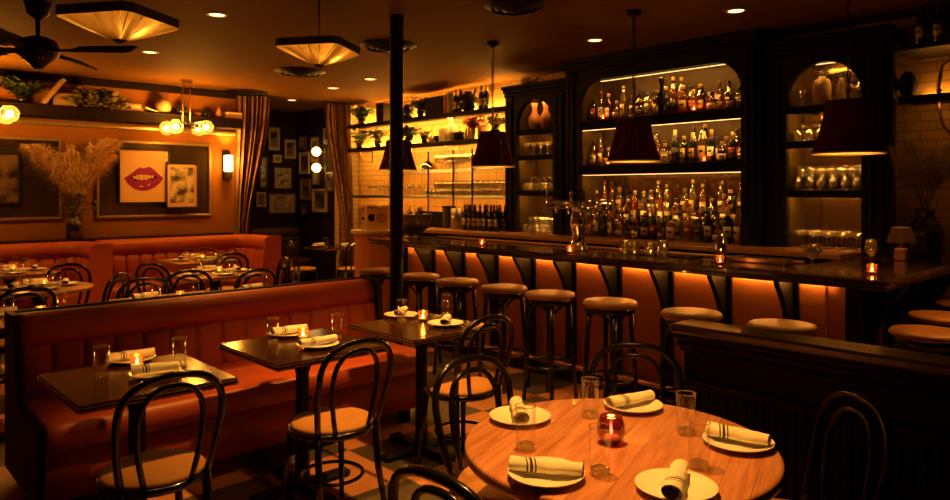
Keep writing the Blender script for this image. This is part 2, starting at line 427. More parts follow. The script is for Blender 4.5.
# ------------------------------------------------------------------ upholstered seating swept along a path
def resample(path, step):
    P = [Vector(p) for p in path]; out = []; s = 0.0
    L = [0]
    for a, b in zip(P, P[1:]): L.append(L[-1]+(b-a).length)
    n = max(2, int(round(L[-1]/step)))
    res = []
    for i in range(n+1):
        d = L[-1]*i/n; k = 0
        while k < len(P)-2 and L[k+1] < d: k += 1
        t = (d-L[k])/max(1e-9, L[k+1]-L[k]); res.append((P[k].lerp(P[k+1], t), d))
    return res
def arc(cx, cy, r, a0, a1, n=10):
    return [(cx+r*cos(a0+(a1-a0)*i/n), cy+r*sin(a0+(a1-a0)*i/n)) for i in range(n+1)]
def frames(path, side, prof, step, scal=None, pitch=.155, loc=(0, 0)):
    rs = resample([(x, y, 0) for x, y in path], step); fr = []
    for i, (p, s) in enumerate(rs):
        a = rs[max(0, i-1)][0]; b = rs[min(len(rs)-1, i+1)][0]; t = (b-a).normalized()
        n = Vector((-t.y, t.x, 0))*side
        ring = []
        for j, (o, z) in enumerate(prof):
            d = o
            if scal and scal[j]:
                d -= scal[j]*(.85*(1-abs(sin(PI*s/pitch)))**7+.15*(1-abs(sin(PI*s/pitch))))
            q = p+n*d; ring.append((q.x, q.y, z))
        fr.append(ring)
    return fr
def banquette(name, label, path, side, ztop, zseat, depth, rear_finish=True, caps=(True, True), loc=None, legs=False, pitch=.155, lm=None):
    m_leather = lm or globals()['m_leather']; m_leather_seat = lm or globals()['m_leather_seat']
    loc = loc or (path[0][0], path[0][1], 0)
    t = thing(name, label, 'banquette', loc)
    bt = .12
    part(t, 'backrest_shell', B().sweep(frames(path, side, [(0, .10), (.05, .10), (.05, ztop-.02), (0, ztop-.02)], .06)), m_leather, True)
    roll = [(-.012, ztop-.15), (bt+.035, ztop-.17), (bt+.055, ztop-.12), (bt+.05, ztop-.06), (bt+.02, ztop-.015), (bt-.03, ztop), (.02, ztop), (-.012, ztop-.02)]
    part(t, 'top_roll', B().sweep(frames(path, side, roll, .06)), m_leather, True)
    ch = [(.05, zseat-.08), (bt+.075, zseat-.08), (bt+.085, zseat+.04), (bt+.06, zseat+.25), (bt+.03, ztop-.155), (.05, ztop-.155)]
    part(t, 'channelled_back', B().sweep(frames(path, side, ch, .0103, [0, .034, .040, .040, .036, 0], pitch)), m_leather, True)
    st = [(.10, zseat-.13), (depth-.01, zseat-.13), (depth, zseat-.12), (depth+.008, zseat-.06), (depth-.005, zseat-.015), (depth-.04, zseat), (.10, zseat+.01)]
    part(t, 'seat_cushion', B().sweep(frames(path, side, st, .06)), m_leather_seat, True)
    part(t, 'seat_box', B().sweep(frames(path, side, [(.02, .10), (depth-.03, .10), (depth-.03, zseat-.13), (.02, zseat-.13)], .08)), m_leather, True)
    if not legs:
        part(t, 'plinth', B().sweep(frames(path, side, [(.03, 0), (depth-.08, 0), (depth-.08, .10), (.03, .10)], .1)), m_plinth, True)
    for k, on in enumerate(caps):
        if not on: continue
        i = 0 if k == 0 else -1
        p = Vector(path[i]); q = Vector(path[1] if k == 0 else path[-2]); tt = (p-q).normalized(); n = Vector((-tt.y, tt.x))*(side if k else -side)
        P = [(0.0, .08), (depth-.06, .08), (depth-.06, zseat-.03), (.30, zseat), (.235, zseat+.18), (.205, ztop-.02), (.17, ztop+.012), (-.012, ztop+.012)]
        part(t, 'end_panel', B().prism(P, lambda w, h: (p.x+n.x*w[0]+tt.x*h, p.y+n.y*w[0]+tt.y*h, w[1]), 0, .035), m_plinth if legs or k == 0 else m_leather, True)
    return t
m_brownleather = mat('brown_leather', (.075, .032, .012), .5, var=.2, scale=5, spec=.3)
main_b = banquette('long_banquette', 'long low russet leather banquette with channelled back in the foreground', [(.80, 4.50), (3.04, 4.50)], -1, .897, .47, .78, legs=True, caps=(True, True), loc=(1.9, 4.2, 0))
for x in (.92, 1.9, 2.93):
    for y in (3.82, 4.42):
        part(main_b, 'leg', B().box(x-.03, y-.03, 0, x+.03, y+.03, .10, .004), m_plinth, True)
part(main_b, 'rear_board', B().box(.80, 4.502, .08, 3.04, 4.545, .905, .006), m_plinth, True)
pl = [(.0, 9.20), (2.08, 9.20)]+arc(2.08, 8.88, .32, PI/2, 0)[1:]+[(2.40, 8.36)]
banquette('booth_banquette', 'russet leather booth bench on the left with its curved arm end facing out', pl, -1, .98, .47, .62, caps=(False, True), loc=(1.2, 9.1, 0))
pr = [(2.46, 9.20), (4.08, 9.20)]+arc(4.08, 8.88, .32, PI/2, 0)[1:]+[(4.40, 8.36)]
banquette('booth_banquette', 'russet leather booth bench curving round under the lips poster', pr, -1, .98, .47, .60, caps=(False, True), loc=(3.5, 9.1, 0))
banquette('nook_banquette', 'dark brown leather bench along the rear wall of the picture nook', [(4.1, 10.96), (6.05, 10.96)], -1, .96, .46, .55, caps=(False, False), loc=(5.0, 10.7, 0), lm=m_brownleather)

# ------------------------------------------------------------------ low partition at the right
UF = 2.72
t = thing('low_partition', 'low black panelled half wall with a stepped wooden ledge at right front', 'partition', (2.8, .7, 0))
part(t, 'core', B().box(2.765, -.4, 0, 2.845, 1.62, .93), m_dark, True)
part(t, 'ledge', B().box(2.70, -.42, .945, 2.87, 1.655, .985, .010), mat('ledge_wood', (.085, .045, .024), .3, var=.3, scale=3, stretch=(9, 1, 1), coat=.2), True)
for z0, z1, d in ((.915, .943, .04), (.880, .913, .026), (.862, .878, .016)):
    part(t, 'ledge_moulding', B().box(2.765-d, -.41, z0, 2.845+d*.5, 1.62+d, z1, .008), m_plinth, True)
part(t, 'chair_rail', B().box(2.735, -.4, .715, 2.765, 1.635, .745, .008), m_plinth, True)
bb = B()
y = -.38
while y < 1.60:
    bb.box(2.757, y, .10, 2.766, y+.036, .715, .003); y += .04
part(t, 'beadboard', bb, m_dark, True)
part(t, 'skirting', B().box(2.74, -.4, 0, 2.766, 1.63, .10, .006), m_plinth, True)

# ================================================================== the bar
ZB = 1.063; UBF = 4.30; VBE = 1.28; VBL = 6.22
t = thing('bar_counter', 'long dark polished wooden bar counter running to the right wall', 'bar counter', (4.6, 3.7, ZB-.05))
top = B().box(UBF, VBE, ZB-.038, 4.95, VBL, ZB, .008); top.box(4.95, VBE, ZB-.038, 6.28, 1.93, ZB, .008)
part(t, 'worktop', top, m_bartop, True)
ed = B().box(UBF+.012, VBE+.012, ZB-.062, UBF+.05, VBL-.01, ZB-.036, .006); ed.box(UBF+.05, VBE+.012, ZB-.062, 6.28, VBE+.05, ZB-.036, .006)
part(t, 'edge_moulding', ed, m_bartop, True)
part(t, 'rear_rail', B().box(4.88, 1.98, ZB, 4.94, VBL-.4, ZB+.02, .005), m_counterwood, True)
t = thing('bar_cabinet', 'copper stained bar body with curved black brackets and glowing strip under the counter', 'bar cabinet', (4.6, 3.7, 0))
PF = 4.55; PE = 1.53
pn = B().box(PF, PE, .09, PF+.04, VBL-.08, ZB-.062)
part(t, 'front_panel', pn, m_barfront, True)
part(t, 'end_panel', B().box(PF+.04, PE, .09, 6.28, PE+.04, ZB-.062), mat('dark_end_panel', (.06, .028, .010), .5, var=.15, spec=.2), True)
part(t, 'left_end_panel', B().box(PF+.04, VBL-.12, .0, 4.9, VBL-.08, ZB-.062), m_barfront, True)
part(t, 'plinth', B().box(PF-.02, PE-.02, 0, PF+.05, VBL-.08, .10, .006).box(PF+.05, PE-.02, 0, 6.28, PE+.03, .10, .006), m_plinth, True)
def bracket(b, fn):
    """curved bracket profile: w = distance out from the panel"""
    P = [(0, .30), (.022, .30)]
    for i in range(11):
        a = i/10; P.append((.022+.195*a**2.3, .44+.54*a))
    P += [(.225, ZB-.064), (0, ZB-.064)]
    b.prism(P, fn, -.018, .018)
    b2 = [(0, .10), (.02, .10), (.02, ZB-.064), (0, ZB-.064)]
    b.prism(b2, fn, -.05, .05)
k = 0
v = 1.907
while v < VBL-.15:
    b = B(); bracket(b, lambda p, h, v=v: (PF-p[0], v+h, p[1])); part(t, 'bracket', b, m_dark, True); v += .4452
for u in (4.76, 5.175, 5.59, 6.0):
    b = B(); bracket(b, lambda p, h, u=u: (u+h, PE-p[0], p[1])); part(t, 'bracket', b, m_dark, True)
for u in (4.97, 5.385, 5.80): part(t, 'panel_bead', B().box(u-.008, PE-.008, .12, u+.008, PE, ZB-.10, .003), m_brass, True)
part(t, 'corner_post', B().box(PF-.03, PE-.03, 0, PF+.05, PE+.05, ZB-.062, .008), m_dark, True)
part(t, 'panel_bead', B().box(PF-.008, 1.685, .1, PF, 1.70, ZB-.064, .003), m_brass, True)
rail = B().tube([(PF-.16, VBL-.3, .17), (PF-.16, PE+.1, .17)], .018, 12)
for v in (1.9, 3.0, 4.1, 5.2): rail.tube([(PF, v, .17), (PF-.16, v, .17)], .012, 8)
part(t, 'foot_rail', rail, m_brass, True)
v = 1.55; n = 0
vs_ = [1.60]+[1.907+.4452*i for i in range(10)]
for a, b_ in zip(vs_, vs_[1:]):
    part(t, 'led_strip', B().box(PF-.016, a+.055, ZB-.074, PF-.006, b_-.055, ZB-.064), m_ledbar, True)

# ------------------------------------------------------------------ back counter and service counter
UC = 5.50
t = thing('back_counter', 'long wooden back counter under the bottle cabinets', 'counter', (5.9, 4.4, 0))
part(t, 'worktop', B().box(UC, 1.95, 1.05, 6.28, 7.0, 1.09, .006), m_counterwood, True)
for i in range(8):
    a = 1.98+i*.627; part(t, 'cabinet_door', B().box(UC+.03, a, .12, UC+.055, a+.61, 1.02, .006), m_dark, True)
part(t, 'base_cabinet', B().box(UC+.055, 1.95, .0, 6.28, 7.0, 1.05), m_dark, True)
t = thing('service_counter', 'pale topped rounded service counter at the far end of the bar', 'counter', (5.6, 7.3, 0))
pts = [(6.27, 7.03)]+[(5.22+.33*cos(a), 7.36+.33*sin(a)) for a in [(-PI/2-PI*i/14) for i in range(15)]]+[(6.27, 7.69)]
part(t, 'worktop', B().prism(pts[::-1], lambda p, h: (p[0], p[1], h), 1.035, 1.075), m_white, True)
pts = [(6.27, 7.07)]+[(5.22+.28*cos(a), 7.36+.28*sin(a)) for a in [(-PI/2-PI*i/14) for i in range(15)]]+[(6.27, 7.65)]
part(t, 'body', B().prism(pts[::-1], lambda p, h: (p[0], p[1], h), 0, 1.035), m_barfront, True)

# ------------------------------------------------------------------ back bar cabinets (arched)
CF, CBK = 5.90, 6.27
def arch_front(b, y0, y1, a0, a1, z0, zsp, ztop, rad, zmax, x0, x1, n=18):
    """slab from y0..y1, z0..zmax with an opening a0..a1 whose upper corners are rounded by rad and whose head is at ztop"""
    b.box(x0, y0, z0, x1, a0, zmax); b.box(x0, a1, z0, x1, y1, zmax)
    ys = []
    for i in range(n+1): ys.append(a0+rad*(1-cos(PI/2*i/n)))
    ys2 = [a1-(y-a0) for y in ys][::-1]
    if ys2[0]-ys[-1] < 1e-4: ys2 = ys2[1:]
    al = ys+ys2
    def hz(y):
        d = min(y-a0, a1-y)
        if d >= rad: return ztop
        return ztop-rad+math.sqrt(max(0, rad*rad-(rad-d)**2))
    for p, q in zip(al, al[1:]):
        za, zb = hz(p), hz(q)
        vs = [(x0, p, za), (x0, q, zb), (x0, q, zmax), (x0, p, zmax), (x1, p, za), (x1, q, zb), (x1, q, zmax), (x1, p, zmax)]
        b.add(vs, [(0, 1, 2, 3), (7, 6, 5, 4), (0, 4, 5, 1), (3, 2, 6, 7), (0, 3, 7, 4), (1, 5, 6, 2)])
def cabinet(label, y0, y1, a0, a1, ztop, rad, zmax, cf, shelves, crown, back, lip=.06, hide=.022):
    t = thing('back_bar_cabinet', label, 'cabinet', (6.1, (y0+y1)/2, 1.09))
    b = B(); arch_front(b, y0, y1, a0, a1, 1.09, 0, ztop, rad, zmax, cf, cf+.05)
    part(t, 'arched_front', b, m_dark, True)
    bd = B(); arch_front(bd, a0-.035, a1+.035, a0, a1, 1.09, 0, ztop, rad, ztop+.035, cf-.018, cf)
    part(t, 'arch_moulding', bd, m_dark, True)
    for y in (y0, y1): 
        w = a0-y0 if y == y0 else y1-a1
        yc = y0+w/2 if y == y0 else y1-w/2
        f = B().box(cf-.03, yc-w*.30, 1.10, cf, yc+w*.30, zmax-.12, .012)
        for k in (-1, 1): f.box(cf-.042, yc+k*w*.16-w*.06, 1.16, cf-.03, yc+k*w*.16+w*.06, zmax-.2, .006)
        part(t, 'pilaster', f, m_dark, True)
    part(t, 'side_panel', B().box(cf+.05, a0-.03, 1.09, CBK, a0, zmax), m_olive, True)
    part(t, 'side_panel', B().box(cf+.05, a1, 1.09, CBK, a1+.03, zmax), m_olive, True)
    part(t, 'back_mirror', B().box(CBK-.01, a0, 1.09, CBK, a1, 1.80 if hide == 0 else zmax), back, True)
    if hide == 0: part(t, 'back_panel', B().box(CBK-.01, a0, 1.80, CBK, a1, zmax), m_back, True)
    part(t, 'top_panel', B().box(cf+.05, a0, ztop+.05, CBK-.01, a1, ztop+.07), m_olive, True)
    for z in shelves:
        s = part(t, 'shelf', B().box(cf+.012, a0, z-.03, CBK-.01, a1, z, .003).box(cf+.012, a0, z-lip, cf+.03, a1, z-.028, .002), m_black, True)
        part(s, 'led_strip', B().box(cf+.031, a0+.02, z-lip+(hide if hide else -.005), cf+.037, a1-.02, z-lip+(hide+.005 if hide else .001)), m_ledhid if hide else m_led, True)
        if hide == 0: part(s, 'led_strip', B().box(cf+.031, a0+.02, z-.04, cf+.037, a1-.02, z-.035), m_ledhid, True)  # extra hidden strip, added to brighten the bottles
    if crown:
        cr = B()
        for i, (d, z0, z1) in enumerate(((.03, zmax-.12, zmax-.08), (.05, zmax-.08, zmax-.04), (.08, zmax-.04, zmax))):
            cr.box(cf-d, y0+.002, z0, CBK, y1-.002, z1, .008)
        part(t, 'crown_moulding', cr, m_dark, True)
    return t
SH_S = [2.253, 1.968, 1.565]
cab1 = cabinet('black arched cabinet left of the bottles, holding terracotta vases above coupe glasses', 4.83, 5.77, 5.035, 5.585, 2.585, .273, 2.76, CF, SH_S, True, m_back)
cab2 = cabinet('wide black central cabinet with rounded corners filled with three levels of bottles', 2.70, 4.82, 2.871, 4.633, 2.69, .25, H-.002, CF-.06, [2.283, 1.82], True, m_mirror, .095, .0)
cab3 = cabinet('black arched cabinet right of the bottles, holding a siphon above rows of stemware', 1.72, 2.69, 1.937, 2.512, 2.59, .285, 2.80, CF, SH_S, True, m_mirror)
for cb, a0, a1, z in ((cab1, 5.15, 5.47, 2.62), (cab2, 3.05, 4.40, 2.675), (cab3, 2.14, 2.33, 2.580)):
    part(cb, 'led_strip', B().box((CF if cb is not cab2 else CF-.06)+.052, a0, z, (CF if cb is not cab2 else CF-.06)+.058, a1, z+.006), m_ledhid if cb is cab1 else m_led, True)
part(cab3, 'led_strip', B().box(CF+.052, 2.05, 2.615, CF+.058, 2.42, 2.62), m_ledhid, True)  # concealed strip added to brighten the siphon
part(cab2, 'led_strip', B().box(CF-.008, 3.05, 2.73, CF-.002, 4.45, 2.735), m_ledhid, True)  # extra strip concealed behind the arch, added to light the top shelf
# bottle risers in the middle cabinet
for n, (x, z) in enumerate(((5.985, 1.20), (6.10, 1.31))):
    solo('bottle_riser', B().box(x, 2.88, 1.092, 6.10 if n == 0 else 6.255, 4.625, z, .003), m_dark,
         ('lower' if n == 0 else 'upper')+' black step carrying a row of bottles in the central cabinet', 'riser')
# ================================================================== kinds of furniture and tableware
def face(fx, fy): return math.atan2(-fx, fy)
chair = Kit('bentwood_chair', 'chair')
chair.add('seat_frame', B().lathe([(0, .428), (.195, .428), (.208, .436), (.208, .452), (.198, .460), (0, .460)], 32), m_blackwood)
chair.add('seat', B().lathe([(.190, .455), (.194, .464), (.185, .476), (.13, .484), (0, .486)], 32), m_tan)
for sx in (-1, 1):
    chair.add('leg', B().tube([(sx*.135, .140, .44), (sx*.150, .155, .25), (sx*.168, .178, 0)], [.018, .015, .012], 10), m_blackwood)
for sx in (-1, 1):
    chair.add('leg', B().tube([(sx*.155, -.135, .45), (sx*.160, -.150, .25), (sx*.175, -.205, 0)], [.018, .016, .013], 10), m_blackwood)
def hoop(w0, w1, zs, ztop, y0, y1, z0, r, lean):
    pts = []
    for i in range(6):
        a = i/5; pts.append((-(w0+(w1-w0)*math.sin(a*PI/2)), y0+(y1-y0)*a, z0+(zs-z0)*a))
    for i in range(1, 20):
        a = PI*i/20; pts.append((-w1*math.copysign(abs(cos(a))**.82, cos(a)), y1-lean*sin(a), zs+(ztop-zs)*sin(a)**.80))
    return pts+[(-x, y, z) for x, y, z in pts[:6]][::-1]
chair.add('back_hoop', B().tube(hoop(.155, .190, .715, .878, -.135, -.205, .45, .014, .035), .0145, 10), m_blackwood)
chair.add('inner_hoop', B().tube(hoop(.085, .119, .68, .835, -.168, -.197, .455, .011, .030), .0115, 10), m_blackwood)
chair.add('leg_ring', B().tube([(.145*cos(2*PI*i/28), .145*sin(2*PI*i/28), .215) for i in range(28)], .009, 8, True), m_blackwood)

stool = Kit('bar_stool', 'stool')
ZS = .806
stool.add('seat_ring', B().lathe([(0, ZS-.085), (.165, ZS-.085), (.172, ZS-.078), (.172, ZS-.046), (.165, ZS-.04), (0, ZS-.04)], 32), m_blackwood)
stool.add('seat', B().lathe([(.172, ZS-.044), (.186, ZS-.034), (.188, ZS-.020), (.178, ZS-.006), (.13, ZS), (0, ZS+.002)], 32), m_tanstool)
for k in range(4):
    a = PI/4+k*PI/2; c_, s_ = cos(a), sin(a)
    stool.add('leg', B().tube([(.142*c_, .142*s_, ZS-.06), (.165*c_, .165*s_, .40), (.195*c_, .195*s_, 0)], [.019, .017, .015], 10), m_blackwood)
for k in range(4):
    a = PI/4+k*PI/2; b = B()
    for sg in (-1, 1):
        pts = []
        for i in range(9):
            q = i/8; an = a+sg*(PI/4-.06)*q**1.7; rr = .152-.008*q
            pts.append((rr*cos(an), rr*sin(an), .585+(ZS-.085-.585)*math.sin(q*PI/2)))
        b.tube(pts, .0085, 8)
    stool.add('bentwood_brace', b, m_blackwood)
stool.add('foot_ring', B().tube([(.182*cos(2*PI*i/32), .182*sin(2*PI*i/32), .27) for i in range(32)], .011, 8, True), m_blackwood)

def table_kit(w, d, topmat, square=True):
    t = Kit('dining_table', 'table')
    t.add('tabletop', B().box(-w/2, -d/2, .718, w/2, d/2, .750, .003), topmat)
    t.add('edge_band', B().box(-w/2-.003, -d/2-.003, .7235, w/2+.003, d/2+.003, .7285).box(-w/2-.003, -d/2-.003, .7365, w/2+.003, d/2+.003, .7415), m_edge)
    t.add('pedestal', B().lathe([(.045, .03), (.038, .08), (.034, .60), (.06, .69), (.10, .718)], 20), m_iron)
    t.add('base', B().box(-.28, -.04, 0, .28, .04, .035, .012).box(-.04, -.28, 0, .04, .28, .035, .012), m_iron)
    return t
two_top = table_kit(.62, .64, m_tabletop)
far_top = table_kit(.72, .70, m_tabletop_far)
round_far = Kit('round_dining_table', 'table')
round_far.add('tabletop', B().lathe([(0, .718), (.39, .718), (.40, .724), (.40, .745), (.395, .75), (0, .75)], 48), m_tabletop_far)
round_far.add('pedestal', B().lathe([(.045, .03), (.035, .10), (.035, .60), (.10, .718)], 20), m_iron)
round_far.add('base', B().lathe([(0, 0), (.26, 0), (.26, .02), (.05, .05)], 32), m_iron)
rt = Kit('round_dining_table', 'table')
rt.add('tabletop', B().lathe([(0, .712), (.478, .712), (.4885, .716), (.490, .724), (.490, .742), (.486, .7485), (.478, .75), (0, .75)], 96), m_oak)
rt.add('pedestal', B().lathe([(.055, .03), (.045, .10), (.042, .60), (.08, .68), (.16, .712)], 24), m_iron)
rt.add('base', B().box(-.32, -.045, 0, .32, .045, .04, .012).box(-.045, -.32, 0, .045, .32, .04, .012), m_iron)

plate = Kit('plate', 'plate')
plate.add('plate', B().lathe([(0, .0), (.062, .0), (.066, .004), (.096, .012), (.1075, .0185), (.108, .0205), (.1055, .021), (.094, .0165), (.070, .0085), (.062, .0075), (0, .007)], 48), m_china)

def roll_mesh(L, r, taper, seed):
    """rolled cloth: a spiral sheet of cloth, slightly slumped and tapered"""
    rnd = random.Random(seed); n = 44; m = 14; vs = []; fs = []
    ph = rnd.random()*6
    for j in range(m+1):
        x = -L/2+L*j/m; tp = 1-taper*(j/m); wob = .0018*sin(j*1.3+ph)
        for i in range(n+1):
            a = 2*PI*2.3*i/n+2.65
            rr = (r*.35+(r*.65)*(i/n))*tp+.0011*sin(a*2+j*.8+ph)
            sk = .010*sin(3.0*(x/L)+i/n*1.6)
            vs.append((x+sk*(i/n), rr*1.12*cos(a+.15*j/m)+wob, rr*.80*sin(a+.15*j/m)))
    for j in range(m):
        for i in range(n):
            fs.append((j*(n+1)+i, j*(n+1)+i+1, (j+1)*(n+1)+i+1, (j+1)*(n+1)+i))
    b = B().add(vs, fs, True)
    zmin = min(p[2] for p in b.v); b.v = [(x, y, z-zmin) for x, y, z in b.v]
    return b
napkins = []
for i, (L, r, tp) in enumerate(((.195, .028, .18), (.20, .026, .10), (.185, .029, .22))):
    k = Kit('napkin_roll', 'napkin'); k.add('napkin', roll_mesh(L, r, tp, i), m_napkin); napkins.append(k)

tumbler = Kit('water_glass', 'glass')
tumbler.add('glass', B().lathe([(.0285, .004), (.0318, .134)], 28), m_glass)
tumbler.add('base', B().lathe([(0, 0), (.026, 0), (.0285, .004), (.0288, .016), (.024, .0185), (.015, .0165), (0, .016)], 28), m_glassbase_glow)
tumbler.add('rim', B().tube([(.0318*cos(2*PI*k/32), .0318*sin(2*PI*k/32), .1345) for k in range(32)], .0012, 6, True), m_glassbase_glow)

def votive_kit(name, gm, r=.034, h=.068, bulge=0.0, power=.55):
    k = Kit(name, 'candle')
    pr = [(0, 0), (r*.72, 0), (r*.84+bulge*.5, h*.12), (r*.93+bulge, h*.40), (r*.97+bulge*.75, h*.68), (r*.99+bulge*.2, h*.92), (r, h), (r-.003, h), (r*.97+bulge*.75-.003, h*.68), (r*.93+bulge-.004, h*.40), (r*.80, .009), (0, .008)]
    k.add('glass_cup', B().lathe(pr, 24), gm)
    k.add('wax', B().lathe([(0, .0085), (r*.72, .0095), (r*.74, h*.26), (r*.68, h*.27), (0, h*.25)], 20), m_wax)
    k.add('wick', B().tube([(0, 0, h*.24), (.0006, 0, h*.32)], .0007, 6), m_black)
    k.add('flame', B().lathe([(0, h*.29), (.0045, h*.36), (.0052, h*.44), (.003, h*.58), (0, h*.74)], 10), m_flame)
    k.power = power; k.h = h
    return k
vot_a = votive_kit('votive_candle', m_votive, .030, .064)
vot_r = votive_kit('votive_candle', m_redvotive, .030, .060)
vot_p = votive_kit('votive_candle', m_plum, .033, .088, .015)
def put_candle(kit, label, loc, group=None, p=None):
    r = kit.put(label, loc, 0, group)
    lamp('candle_light', 'POINT', r, (0, 0, kit.h*1.02), p or kit.power, CANDLE, .012)
    return r

# ================================================================== foreground round table and its chairs
TX, TY = 1.885, 1.34; ZT = .75
rt.put('round oak plank table laid for five in the foreground', (TX, TY, 0))
for hx, hy, r_, lb in ((1.935, 2.06, .20, 'black bentwood chair at the round table, between it and the two-seat tables'),
                       (2.60, 1.76, .19, 'black bentwood chair beyond the round table, beside the end of the low partition'),
                       (2.47, .86, .19, 'black bentwood chair right of the round table, in front of the low partition'),
                       (1.12, 1.29, .20, 'black bentwood chair cut by the bottom edge, left of the round table')):
    dx, dy = TX-hx, TY-hy; L = math.hypot(dx, dy); dx /= L; dy /= L
    chair.put(lb, (hx+dx*r_, hy+dy*r_, 0), face(dx, dy), 'bentwood chairs around the round table')
def setting(px, py, ang, kit, where, z=ZT, tilt=0.0, dx=0.0, dy=0.0, nl=None):
    x, y, _ = at_z(px, py, z+.015)
    plate.put('round cream plate '+where, (x, y, z+.0005), 0, 'cream dinner plates')
    kit.put('rolled striped cream napkin on the plate '+where, (x+dx, y+dy, z+.0150), ang, 'rolled striped napkins', (0, tilt, ang))
EX = .0
setting(520, 416, .86, napkins[0], 'on the left of the round oak table', tilt=0, dx=.0, dy=.01)
setting(633, 404.5, -.22, napkins[1], 'at the far side of the round oak table', dy=.01)
setting(546, 473, -1.0, napkins[1], 'at the front left of the round oak table')
setting(676, 486, .42, napkins[0], 'at the front right of the round oak table', dx=-.005)
setting(738, 441, -1.38, napkins[2], 'at the right edge of the round oak table')
for px, py, lb in ((525.5, 449, 'beside the left plate of the round oak table'), (590, 417, 'just left of the far plate on the round oak table'),
                   (600, 474, 'directly in front of the plum candle on the round oak table'), (686, 434, 'behind its twin at the right of the round oak table'),
                   (699, 468, 'in front of its twin at the right of the round oak table')):
    x, y, _ = at_z(px, py, ZT)
    tumbler.put('clear straight water glass '+lb, (x, y, ZT+.0005), 0, 'water glasses on the round table')
x, y, _ = at_z(611, 443, ZT)
put_candle(vot_p, 'rounded plum glass candle holder lit in the middle of the round oak table', (x, y, ZT+.0005), None, .7)

# ================================================================== two-seat tables along the long banquette
tops = [(1.04, 3.255, 'left'), (1.885, 3.33, 'middle'), (2.685, 3.33, 'right')]
for x, y, w in tops:
    two_top.put('dark square two-seat table, %s one of three along the long banquette' % w, (x, y, 0), 0, 'two-seat tables along the long banquette')
for cx, cy, fx, fy, w in ((.985, 2.89, .03, 1, 'left'), (1.81, 2.92, .0, 1, 'middle'), (2.665, 2.95, .02, 1, 'right')):
    L = math.hypot(fx, fy)
    chair.put('black bentwood chair with tan seat tucked under the %s two-seat table' % w, (cx, cy, 0), face(fx/L, fy/L), 'chairs at the two-seat tables')
def lay(name, plates, glasses, candle):
    for px, py, ang, kit, wh in plates:
        setting(px, py, ang, kit, wh+' of the '+name)
    for px, py, wh in glasses:
        x, y, _ = at_z(px, py, ZT)
        tumbler.put('clear water glass at the %s of the %s' % (wh, name), (x, y, ZT+.0005), 0, 'water glasses on the two-seat tables')
    if candle:
        x, y, _ = at_z(candle[0], candle[1], ZT)
        put_candle(vot_a, 'small lit amber candle holder in the middle of the '+name, (x, y, ZT+.0005), 'amber candle holders')
lay('left two-seat table', [(131, 358.5, -.05, napkins[1], 'on the banquette side'), (155, 372.5, -.28, napkins[2], 'on the chair side')],
    [(101.5, 378, 'left'), (179.5, 367.5, 'right')], (137, 368))
lay('middle two-seat table', [(289, 333, -.05, napkins[0], 'on the banquette side'), (318, 344, -.05, napkins[1], 'on the chair side')],
    [(272.5, 344, 'left'), (337, 339, 'right')], (303, 339.5))
lay('right two-seat table', [(401, 314.5, .7, napkins[2], 'on the banquette side'), (445.5, 323, .75, napkins[0], 'on the chair side')],
    [(402, 322, 'left'), (446, 315.5, 'right')], (423, 321))

# ================================================================== bar stools
for px, py, w in ((378, 266, 'farthest bar stool, half hidden by the iron column'), (419, 272.5, 'second farthest bar stool, just right of the iron column'),
                  (457, 278.5, 'third farthest bar stool along the bar'), (504, 285, 'fourth farthest bar stool along the bar'),
                  (550, 292, 'bar stool fifth from the far end along the bar'), (610, 300.5, 'bar stool directly below the middle red lamp'),
                  (691, 311.5, 'bar stool just behind the end of the low partition'), (782, 323, 'bar stool half hidden behind the low partition')):
    a, b = ray(px); u = 4.03; d = u/a
    stool.put('round tan '+w, (u, b*d, 0), random.uniform(-.2, .2), 'bar stools along the bar')
for x, y, w in ((4.42, 1.12, 'nearest'), (5.05, 1.20, 'middle'), (5.72, 1.22, 'farthest')):
    stool.put('round tan stool at the short end of the bar, %s of three' % w, (x, y, 0), .3, 'bar stools at the short end')

# ================================================================== tables and chairs in the middle of the room
def far_set(name, px, py, rz, places, kit=far_top, chairs=(), candle=True, z=ZT, loc=None):
    x, y = loc if loc else at_z(px, py, z)[:2]
    o = kit.put('brown wooden '+name, (x, y, 0), rz)
    for i, (dx, dy, ang, wh) in enumerate(places):
        plate.put('cream plate %s of the %s' % (wh, name), (x+dx, y+dy, z+.0005), 0, 'cream dinner plates')
        napkins[i % 3].put('rolled napkin on the plate %s of the %s' % (wh, name), (x+dx, y+dy, z+.0150), ang, 'rolled striped napkins')
        q = (dx*.42-dy*.55, dy*.42+dx*.55)
        tumbler.put('water glass by the plate %s of the %s' % (wh, name), (x+q[0], y+q[1], z+.0005), 0, 'water glasses on the far tables')
    if candle: put_candle(vot_a, 'small lit amber candle holder on the '+name, (x+.03, y-.02, z+.0005), 'amber candle holders')
    return x, y
four = [(-.22, 0, 1.2, 'on the left side'), (.22, 0, 1.3, 'on the right side'), (0, .23, .1, 'on the far side'), (0, -.23, .2, 'on the near side')]
two = [(-.17, .14, .3, 'on the far side'), (.14, -.17, -.4, 'on the near side')]
far_set('table inside right booth', 0, 0, 0, four, loc=(3.36, 8.34))
far_set('table before right booth', 0, 0, 0, four, loc=(2.92, 6.85))
far_set('table behind banquette centre', 0, 0, 0, two, loc=(1.98, 5.36))
far_set('table behind banquette right end', 0, 0, 0, two, loc=(2.78, 5.28), candle=False)
far_set('table inside left booth', 0, 0, 0, four, loc=(1.46, 8.36))
far_set('round table before left booth', 0, 0, 0, [(-.19, 0, 1.2, 'on the left side'), (.19, 0, 1.3, 'on the right side'), (0, .2, .1, 'on the far side'), (0, -.2, .2, 'on the near side')], kit=round_far, loc=(1.41, 6.84))
far_set('table behind banquette left end', 0, 0, 0, two, loc=(1.06, 5.28))
